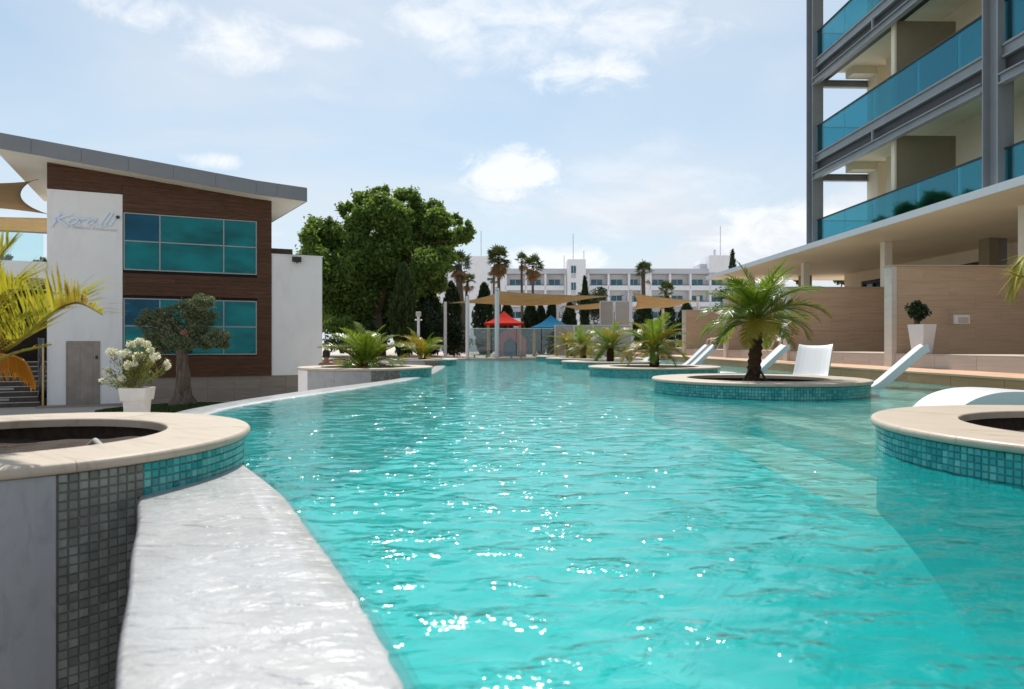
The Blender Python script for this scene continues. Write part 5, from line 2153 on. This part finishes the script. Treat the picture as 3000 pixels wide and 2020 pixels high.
# balcony tower above the canopy
tw = thing("balcony_tower", tuple(RF.pt(12, 18, CH + .16)), "hotel tower with grey steel frame and teal glass balconies", "building")
TT = 11.05
FLR = [3.28, 6.46, 9.66, 12.86]
bays = ((14.85, 22.9), (6.85, 14.35))
for s in (14.6, 23.05, 6.6):                     # H-section columns
    mb = MB()
    for s_ in (s - .24, s + .20):
        mb.box(TT - .17, TT + .19, s_, s_ + .035, CH + .157, EYE + 16, RF)
    mb.box(TT - .02, TT + .02, s - .204, s + .199, CH + .157, EYE + 16, RF)
    obj("column", mb, M['grey_steel'], tw)
    mb = MB()
    mb.box(TT + .021, TT + .16, s - .204, s + .199, CH + .157, EYE + 16, RF)
    obj("column_web", mb, M['grey_steel'], tw)
for fi, fh_ in enumerate(FLR):
    z = EYE + fh_
    mb = MB()
    mb.box(TT + .06, 17.5, 0, 23.0, (z - .26 if fi else CH + .158), (z - .06 if fi else CH + .17), RF)
    sl = obj("floor_slab", mb, M['tower_wall'], tw)
    mb = MB()
    mb.box(TT + .005, TT + .055, 0, 23.0, z - .62, z - .30, RF)
    mb.box(TT + .055, TT + .4, 0, 22.95, z - .66, z - .63, RF)
    if fi:
        obj("slot_shade_strip", mb, M['dark_steel'], tw)  # dark strip stands in for the shade of the open slot
    for (a_, b_) in bays:
        mb = MB()                                # edge channel
        mb.box(TT - .10, TT + .05, a_ + .01, b_ - .01, z - .30, z - .245, RF)
        mb.box(TT - .10, TT + .05, a_ + .01, b_ - .01, z - .05, z + .0, RF)
        mb.box(TT - .055, TT + .05, a_ + .012, b_ - .012, z - .244, z - .051, RF)
        if fi:
            obj("edge_beam", mb, M['grey_steel'], tw)
        if fi:
            mb = MB()                            # lower I beam
            lz = z - .88
            mb.box(TT - .20, TT - .04, a_ + .01, b_ - .01, lz, lz + .03, RF)
            mb.box(TT - .20, TT - .04, a_ + .01, b_ - .01, lz + .20, lz + .23, RF)
            mb.box(TT - .135, TT - .11, a_ + .012, b_ - .012, lz + .031, lz + .199, RF)
            obj("lower_beam", mb, M['grey_steel'], tw)
            mb = MB()
            ms = (a_ + b_) / 2 + .4
            mb.box(TT - .14, TT - .09, ms - .03, ms + .03, lz + .231, z - .301, RF)
            obj("beam_post", mb, M['grey_steel'], tw)
        n_ = 4
        cuts = (a_ + .02, a_ + 1.0, a_ + 2.55, a_ + 4.6, a_ + 6.2, b_ - .02) if a_ > 10 else (a_, a_ + 1.9, a_ + 3.8, a_ + 5.6, b_)
        for ga, gb in zip(cuts[:-1], cuts[1:]):
            mb = MB()
            mb.box(TT - .012, TT, ga + .004, gb - .004, z + .001, z + .92, RF)
            obj("glass_panel", mb, M['tower_glass'], tw)
        for gj in cuts[1:-1]:
            mb = MB()
            mb.box(TT + .004, TT + .022, gj - .011, gj + .011, z + .001, z + .92, RF)
            obj("glass_joint", mb, M['dark_steel'], tw)
        mb = MB()
        mb.box(TT - .035, TT + .02, a_, b_, z + .922, z + .955, RF)
        obj("handrail", mb, M['dark_steel'], tw)
    # end balustrade and end beams at the far side
    mb = MB()
    mb.box(TT + .2, TT + .98, 22.93, 22.942, z - .05, z + .92, RF)
    obj("glass_panel", mb, M['tower_glass'], tw)
    mb = MB()
    mb.box(TT + 1.0, TT + 1.76, 22.93, 22.942, z - .05, z + .92, RF)
    obj("glass_panel", mb, M['tower_glass'], tw)
    mb = MB()
    mb.box(TT + .2, TT + 1.78, 22.91, 22.96, z + .922, z + .955, RF)
    obj("handrail", mb, M['dark_steel'], tw)
    if fi:
        mb = MB()
        lz = z - .88
        mb.box(TT + .2, TT + 1.9, 22.9, 23.06, lz, lz + .03, RF)
        mb.box(TT + .2, TT + 1.9, 22.9, 23.06, lz + .20, lz + .23, RF)
        mb.box(TT + .2, TT + 1.9, 22.97, 22.99, lz + .031, lz + .199, RF)
        obj("end_beam", mb, M['grey_steel'], tw)
        # ceiling and bracket beam
        mb = MB()
        mb.box(TT + .06, 17.4, 0, 23.02, z - .36, z - .265, RF)
        obj("ceiling", mb, M['tower_wall'], tw)
        mb = MB()
        mb.box(TT + 1.0, TT + 2.2, 22.4, 22.9, z - .62, z - .362, RF)
        obj("bracket_beam", mb, M['tower_wall'], tw)
    # room walls behind the balconies
    zc_ = EYE + (FLR[fi + 1] if fi < 3 else fh_ + 3.2) - .36
    mb = MB()
    mb.box(TT + 1.80, TT + 2.15, 22.35, 23.0, z - .05, zc_ - .002, RF)
    obj("end_pillar", mb, M['tower_wall'], tw)
    mb = MB()
    mb.box(TT + 1.85, TT + 2.05, 0, 21.95, z - .05, zc_ - .002, RF)
    mb.box(TT + 4.5, TT + 4.7, 0, 22.9, z - .05, zc_ - .002, RF)
    obj("back_wall", mb, M['tower_wall'], tw)
    for s in (18.6, 11.0):
        mb = MB()
        mb.box(TT + .16, TT + 1.849, s, s + .10, z - .048, z + 2.52, RF)
        obj("partition", mb, M['partition'], tw)
        mb = MB()
        mb.box(TT + .10, TT + .158, s - .03, s + .13, z - .048, zc_ - .003, RF)
        obj("partition_post", mb, M['tower_wall'], tw)
mb = MB()
mb.box(TT + .0, 17.5, 0, 23.0, EYE + 15.6, EYE + 16.0, RF)
obj("roof", mb, M['tower_wall'], tw)

# ------------------------------------------------------------------ far white hotel
FD = 125.0
kf = FD / 2000


def fx(px):
    return (px - 1500) * kf


def fz(py):
    return EYE + (1010 - py) * kf


far = thing("white_hotel", (fx(1760), FD, GZ), "long white four-storey hotel with balcony rows far behind the pool", "building")
mb = MB()
mb.box(fx(1200), fx(2300), FD + 2.0, FD + 14, GZ, fz(789))
obj("rear_wall", mb, M['far_white'], far)
mb = MB()
mb.box(fx(1380), fx(2300), FD - .25, FD + 1.99, fz(803), fz(788))
obj("parapet", mb, M['far_grey'], far)
mb = MB()
mb.box(fx(1376), fx(1440), FD - .5, FD + 12, GZ, fz(752))
obj("end_block", mb, M['far_white'], far)
mb = MB()
mb.box(fx(1660), fx(1712), FD - 2.4, FD + 8, GZ, fz(765))
stt = obj("stair_tower", mb, M['far_white'], far)
for (ya, yb) in ((784, 805), (832, 853), (880, 900)):
    for xa, xb in ((1670, 1676), (1677.5, 1683.5)):
        mb = MB()
        mb.box(fx(xa), fx(xb), FD - 2.47, FD - 2.41, fz(yb), fz(ya))
        obj("window", mb, M['win_far'], stt)
    mb = MB()
    mb.box(fx(1670), fx(1683.5), FD - 2.46, FD - 2.41, fz(yb + 14), fz(yb + 1))
    obj("spandrel", mb, M['far_grey'], stt)
mb = MB()
mb.box(fx(2075), fx(2142), FD - .6, FD + 9, fz(800), fz(750))
obj("roof_block", mb, M['far_white'], far)
mb = MB()
mb.box(fx(2055), fx(2074), FD + 1, FD + 6, fz(789), fz(772))
obj("roof_plant", mb, M['far_grey'], far)
bay_x = [(1482, 1540), (1541, 1597), (1598, 1653), (1724, 1782), (1783, 1842), (1843, 1877), (1906, 1962), (1963, 2022), (2023, 2080), (2081, 2140), (2141, 2200)]
for fl_ in range(4):
    y0 = 803 + 48 * fl_
    for i, (xa, xb) in enumerate(bay_x):
        mb = MB()
        mb.box(fx(xa), fx(xb), FD, FD + 1.99, fz(y0 + 48), fz(y0 + 34))
        obj("balcony", mb, M['far_white'], far)
        mb = MB()
        mb.box(fx(xa) - .18, fx(xa) + .18, FD - .1, FD + 1.99, fz(y0 + 34), fz(y0))
        obj("fin_wall", mb, M['far_white'], far)
        mb = MB()
        mb.box(fx(xa) + .19, fx(xb) - .19, FD + .05, FD + .10, fz(y0 + 33.9), fz(y0 + 31.5))
        obj("balcony_rail", mb, M['win_far'], far)
        wa, wb = xa + 12, xa + 44
        if xb - xa < 40:
            wa, wb = xa + 6, xa + 30
        mb = MB()
        mb.box(fx(wa), fx(wb), FD + 1.90, FD + 1.985, fz(y0 + 33), fz(y0 + 14))
        wf = obj("window", mb, M['win_far'], far)
        mb = MB()
        xm = (wa + wb) / 2
        mb.box(fx(xm - .6), fx(xm + .6), FD + 1.86, FD + 1.895, fz(y0 + 33), fz(y0 + 14))
        obj("window_mullion", mb, M['far_white'], wf)
for xa, xb in ((1441, 1481), (1654, 1659), (1713, 1723), (1878, 1905), (2201, 2300)):
    mb = MB()
    mb.box(fx(xa), fx(xb), FD + .02, FD + 1.99, GZ, fz(803.2))
    obj("front_wall", mb, M['far_white'], far)
mb = MB()
mb.box(fx(1428), fx(1450), FD - .58, FD - .52, fz(823), fz(816))
obj("window", mb, M['win_far'], far)
for px, ya, yb in ((1408, 672, 752), (1682, 680, 766), (1714, 730, 789), (2120, 658, 750), (1655, 745, 785)):
    mb = MB()
    mb.tube([(fx(px), FD + 2, fz(yb)), (fx(px), FD + 2, fz(ya))], .05, 6)
    obj("mast", mb, M['frame'], far)
mb = MB()
mb.tube([(fx(2103), FD + 2, fz(750)), (fx(2103), FD + 2, fz(728))], .22, 8)
obj("chimney", mb, M['far_grey'], far)
mb = MB()
mb.box(fx(880), fx(1000), 60, 66, GZ, EYE + (1010 - 953) / 2000 * 60)
o = obj("low_building", mb, M['white'])
tag(o, "low plain white outbuilding between restaurant wall and shrubs", "building")
o.parent = None

# ------------------------------------------------------------------ playground corner at the far end of the pool
def pole(px, ytop, D, r, label, lean=0.0):
    t = W(px, ytop, D)
    b = Vector((t.x, t.y, .03))
    root = thing("sail_pole", tuple(b), label, "pole", "white poles carrying the shade sails")
    mb = MB()
    mb.tube([b, t], r, 14)
    obj("shaft", mb, M['pole'], root, smooth=False)
    mb = MB()
    mb.tube([t + Vector((0, 0, .002)), t + Vector((0, 0, .03))], r * .7, 12)
    obj("cap", mb, M['dark_steel'], root)
    return t


pole(1304.5, 885, 36, .085, "white sail pole in front of the dark cypresses, outside the glass fence")
t2 = pole(1369.5, 868, 31.2, .09, "white sail pole at the left end of the glass fence")
t3 = pole(1456, 845, 30.9, .105, "thick white sail pole in front of the red playhouse")
t4 = pole(1847.5, 852, 33, .085, "white sail pole beside the stone screen panels")
t5 = pole(1634, 893, 42, .085, "white sail pole beside the blue playhouse roof")
t6 = pole(1942, 905, 40, .08, "white sail pole between dark cypresses")
t7 = pole(2045, 868, 36, .08, "white sail pole behind the far travertine wall")
sail("shade_sail", [tuple(t3 + Vector((.12, .1, -.12))), tuple(W(1797, 868, 33)), tuple(W(1640, 893, 38.5)), tuple(W(1310, 889, 36))], "long tan shade sail stretched over the playground", 'sail', .30, .16)
sail("shade_sail", [tuple(t4 + Vector((.1, .1, -.1))), tuple(W(2045, 882, 35)), tuple(W(1990, 897, 40)), tuple(W(1856, 908, 41))], "tan shade sail right of the stone screen panels", 'sail', .22, .14)
sail("shade_sail", [tuple(W(1640, 897, 41)), tuple(W(1760, 888, 39)), tuple(W(1790, 903, 46)), tuple(W(1690, 909, 47))], "small tan shade sail behind the stone screen panels", 'sail', .12, .12)

fen = thing("glass_fence", tuple(W(1500, 1050, 31.3)), "frameless glass fence with steel clamps at the far pool end", "fence")
fD = 31.3
for i, (xa, xb) in enumerate(((1376, 1440), (1441, 1512), (1513, 1586), (1587, 1622))):
    a_, b_ = W(xa, 0, fD).x, W(xb, 0, fD).x
    zt_ = EYE + (1010 - 964) / 2000 * fD
    mb = MB()
    mb.box(a_ + .01, b_ - .01, fD, fD + .014, .12, zt_)
    g_ = obj("glass_panel", mb, M['fence_glass'], fen)
    mb = MB()
    mb.box(a_, b_, fD - .012, fD + .026, zt_ + .001, zt_ + .03)
    obj("top_rail", mb, M['pole'], fen)
    for x_ in (a_ + .22, b_ - .22):
        mb = MB()
        mb.tube([(x_, fD - .03, .03), (x_, fD - .03, .22)], .035, 8)
        obj("clamp", mb, M['frame'], fen)


def playhouse(px, D, yap, yeave, half, roofmat, bodymat, label, body=True):
    ap = W(px, yap, D)
    ev = W(px, yeave, D).z
    hw = half * D / 2000
    root = thing("playhouse", (ap.x, D, .03), label, "playhouse", "children's playhouses with pyramid roofs")
    mb = MB()
    cs = [Vector((ap.x + sx * hw, D + sy * hw, ev)) for sx, sy in ((-1, -1), (1, -1), (1, 1), (-1, 1))]
    for i in range(4):
        a_, b_ = cs[i], cs[(i + 1) % 4]
        m_ = []
        for t in np.linspace(0, 1, 7):
            c1 = a_.lerp(ap, t) - Vector((0, 0, .10 * math.sin(math.pi * t)))
            c2 = b_.lerp(ap, t) - Vector((0, 0, .10 * math.sin(math.pi * t)))
            m_.append([c1, (c1 + c2) / 2, c2])
        mb.grid(m_)
        mb.poly([a_ - Vector((0, 0, .10)), b_ - Vector((0, 0, .10)), b_, a_])
    o = obj("roof", mb, M[roofmat], root)
    o.modifiers.new("thick", 'SOLIDIFY').thickness = .02
    for sx, sy in ((-1, -1), (1, -1), (1, 1), (-1, 1)):
        mb = MB()
        mb.tube([(ap.x + sx * hw * .8, D + sy * hw * .8, .03), (ap.x + sx * hw * .8, D + sy * hw * .8, ev + .05)], .05, 8)
        obj("post", mb, M['yellow'], root)
    if body:
        # arched front wall
        w_, z1, th = hw * .78, ev - .28, .08
        cx = ap.x + .35
        for y_ in (D - hw * .6,):
            mb = MB()
            K = 14
            outr = [Vector((cx - w_ + 2 * w_ * t, y_, .62 * z1 + .38 * z1 * math.sin(math.pi * t))) for t in np.linspace(0, 1, K)]
            innr = [Vector((cx - w_ * .45 + 2 * w_ * .45 * t, y_, .45 * z1 + .22 * z1 * math.sin(math.pi * t))) for t in np.linspace(0, 1, K)]
            outr = [Vector((cx - w_, y_, .03))] + outr + [Vector((cx + w_, y_, .03))]
            innr = [Vector((cx - w_ * .45, y_, .03))] + innr + [Vector((cx + w_ * .45, y_, .03))]
            bk = Vector((0, th, 0))
            mb.grid([outr, innr])
            mb.grid([[p + bk for p in innr], [p + bk for p in outr]])
            mb.grid([[p + bk for p in outr], outr])
            mb.grid([innr, [p + bk for p in innr]])
            obj("arch_wall", mb, M[bodymat], root)
        mb = MB()
        mb.box(cx - w_ * .45, cx + w_ * .45, D + hw * .3, D + hw * .35, .04, z1 * .75)
        obj("rear_panel", mb, M['blue'], root)
    return root


playhouse(1477, 38, 912, 949, 58, 'red', 'pink', "children's playhouse with red pyramid roof and arched pink front")
playhouse(1614, 40, 924, 961, 62, 'blue', 'blue', "children's play tower with blue pyramid roof", False)

# stone screen panels, low wall
scr = thing("stone_screen", tuple(W(1800, 1045, 34)), "grey stone screen of two tall panels in white frames", "screen")
sD = 34.0
for xa, xb in ((1757, 1798), (1801, 1845)):
    a_, b_ = W(xa, 0, sD).x, W(xb, 0, sD).x
    z0_, z1_ = .03, EYE + (1010 - 882) / 2000 * sD
    mb = MB()
    mb.box(a_ + .05, b_ - .05, sD, sD + .08, z0_, z1_ - .04)
    obj("screen_panel", mb, M['screen'], scr)
    mb = MB()
    mb.box(a_, a_ + .048, sD - .02, sD + .1, z0_, z1_)
    mb.box(b_ - .048, b_, sD - .02, sD + .1, z0_, z1_)
    mb.box(a_ + .049, b_ - .049, sD - .018, sD + .1, z1_ - .039, z1_)
    obj("frame", mb, M['pole'], scr)
lw = thing("low_wall", tuple(W(1720, 1045, 31.6)), "low grey stone wall with white edges behind the palm row", "wall")
lD = 31.6
segs = (1624, 1680, 1736, 1790, 1850)
for xa, xb in zip(segs[:-1], segs[1:]):
    a_, b_ = W(xa, 0, lD).x, W(xb, 0, lD).x
    zt_ = EYE + (1010 - 953) / 2000 * lD
    mb = MB()
    mb.box(a_ + .07, b_ - .002, lD, lD + .15, .03, zt_ - .03)
    obj("stone_slab", mb, M['screen'], lw)
    mb = MB()
    mb.box(a_, a_ + .068, lD - .02, lD + .17, .03, zt_)
    obj("edge_post", mb, M['pole'], lw)
    mb = MB()
    mb.box(a_ + .069, b_ - .001, lD - .02, lD + .17, zt_ - .029, zt_)
    obj("coping", mb, M['pole'], lw)

# outdoor speaker post, bathers' corner behind the overflow planters
sp0 = W(1226, 1045, 30)
spk = thing("speaker_post", (sp0.x, sp0.y, GZ), "white post carrying a square pale speaker box with side arms", "speaker post")
mb = MB()
mb.tube([(sp0.x, 30, GZ), (sp0.x, 30, W(0, 928, 30).z)], .06, 10)
obj("post", mb, M['pole'], spk)
mb = MB()
mb.box(sp0.x - .11, sp0.x + .11, 29.9, 30.1, W(0, 928, 30).z, W(0, 914, 30).z)
obj("speaker_box", mb, M['trav_cap'], spk, bevel=.02)
mb = MB()
mb.tube([(sp0.x - .16, 30, W(0, 938, 30).z), (sp0.x + .16, 30, W(0, 938, 30).z)], .03, 8)
obj("arm", mb, M['pole'], spk)

# seated bather behind the low bushy palm, mostly hidden
pb_ = Vector((-5.40, 19.9, -.34))
per = thing("person", tuple(pb_), "dark-haired bare-shouldered person sitting behind the low bushy palm", "person", None)
sk = bpy.data.meshes.new("body")
J = [(0, 0, 0), (0, 0, .22), (0, .0, .44), (0, -.02, .56), (0, -.04, .68), (.19, 0, .47), (.25, -.06, .25), (.16, -.22, .12), (-.19, 0, .47), (-.25, -.06, .25), (-.16, -.22, .12),
     (.10, -.22, -.02), (.12, -.46, .04), (.12, -.48, -.36), (-.10, -.22, -.02), (-.12, -.46, .04), (-.12, -.48, -.36), (0, -.04, .80)]
E_ = [(0, 1), (1, 2), (2, 3), (3, 4), (4, 17), (2, 5), (5, 6), (6, 7), (2, 8), (8, 9), (9, 10), (0, 11), (11, 12), (12, 13), (0, 14), (14, 15), (15, 16)]
RD = [.15, .13, .14, .055, .095, .06, .045, .035, .06, .045, .035, .085, .065, .045, .085, .065, .045, .08]
sk.from_pydata(J, E_, [])
sk.materials.append(M['skin'])
body = link("body", sk, per)
md = body.modifiers.new("skin", 'SKIN')
for v_, r_ in zip(sk.skin_vertices[0].data, RD):
    v_.radius = (r_, r_ * .9)
sk.skin_vertices[0].data[0].use_root = True
sb = body.modifiers.new("sub", 'SUBSURF')
sb.levels = sb.render_levels = 2
mb = MB()
mb.lathe([(.001, .22), (.06, .205), (.10, .15), (.108, .08), (.10, .02), (.09, -.02)], tuple(pb_ + Vector((0, -.04, .68))), 20)
o = obj("hair", mb, M['hair'], per, smooth=True)
mb = MB()
mb.box(pb_.x - .32, pb_.x + .32, pb_.y - .55, pb_.y + .3, pb_.z - .18, pb_.z - .09)
o2 = thing("sunbed", (pb_.x, pb_.y, GZ), "low sunbed under the seated person behind the bushy palm", "sunbed")
obj("mattress", mb, M['pole'], o2)
for sx in (-.27, .27):
    for sy in (-.5, .25):
        mb = MB()
        mb.box(pb_.x + sx - .03, pb_.x + sx + .03, pb_.y + sy - .03, pb_.y + sy + .03, GZ, pb_.z - .182)
        obj("leg", mb, M['frame'], o2)
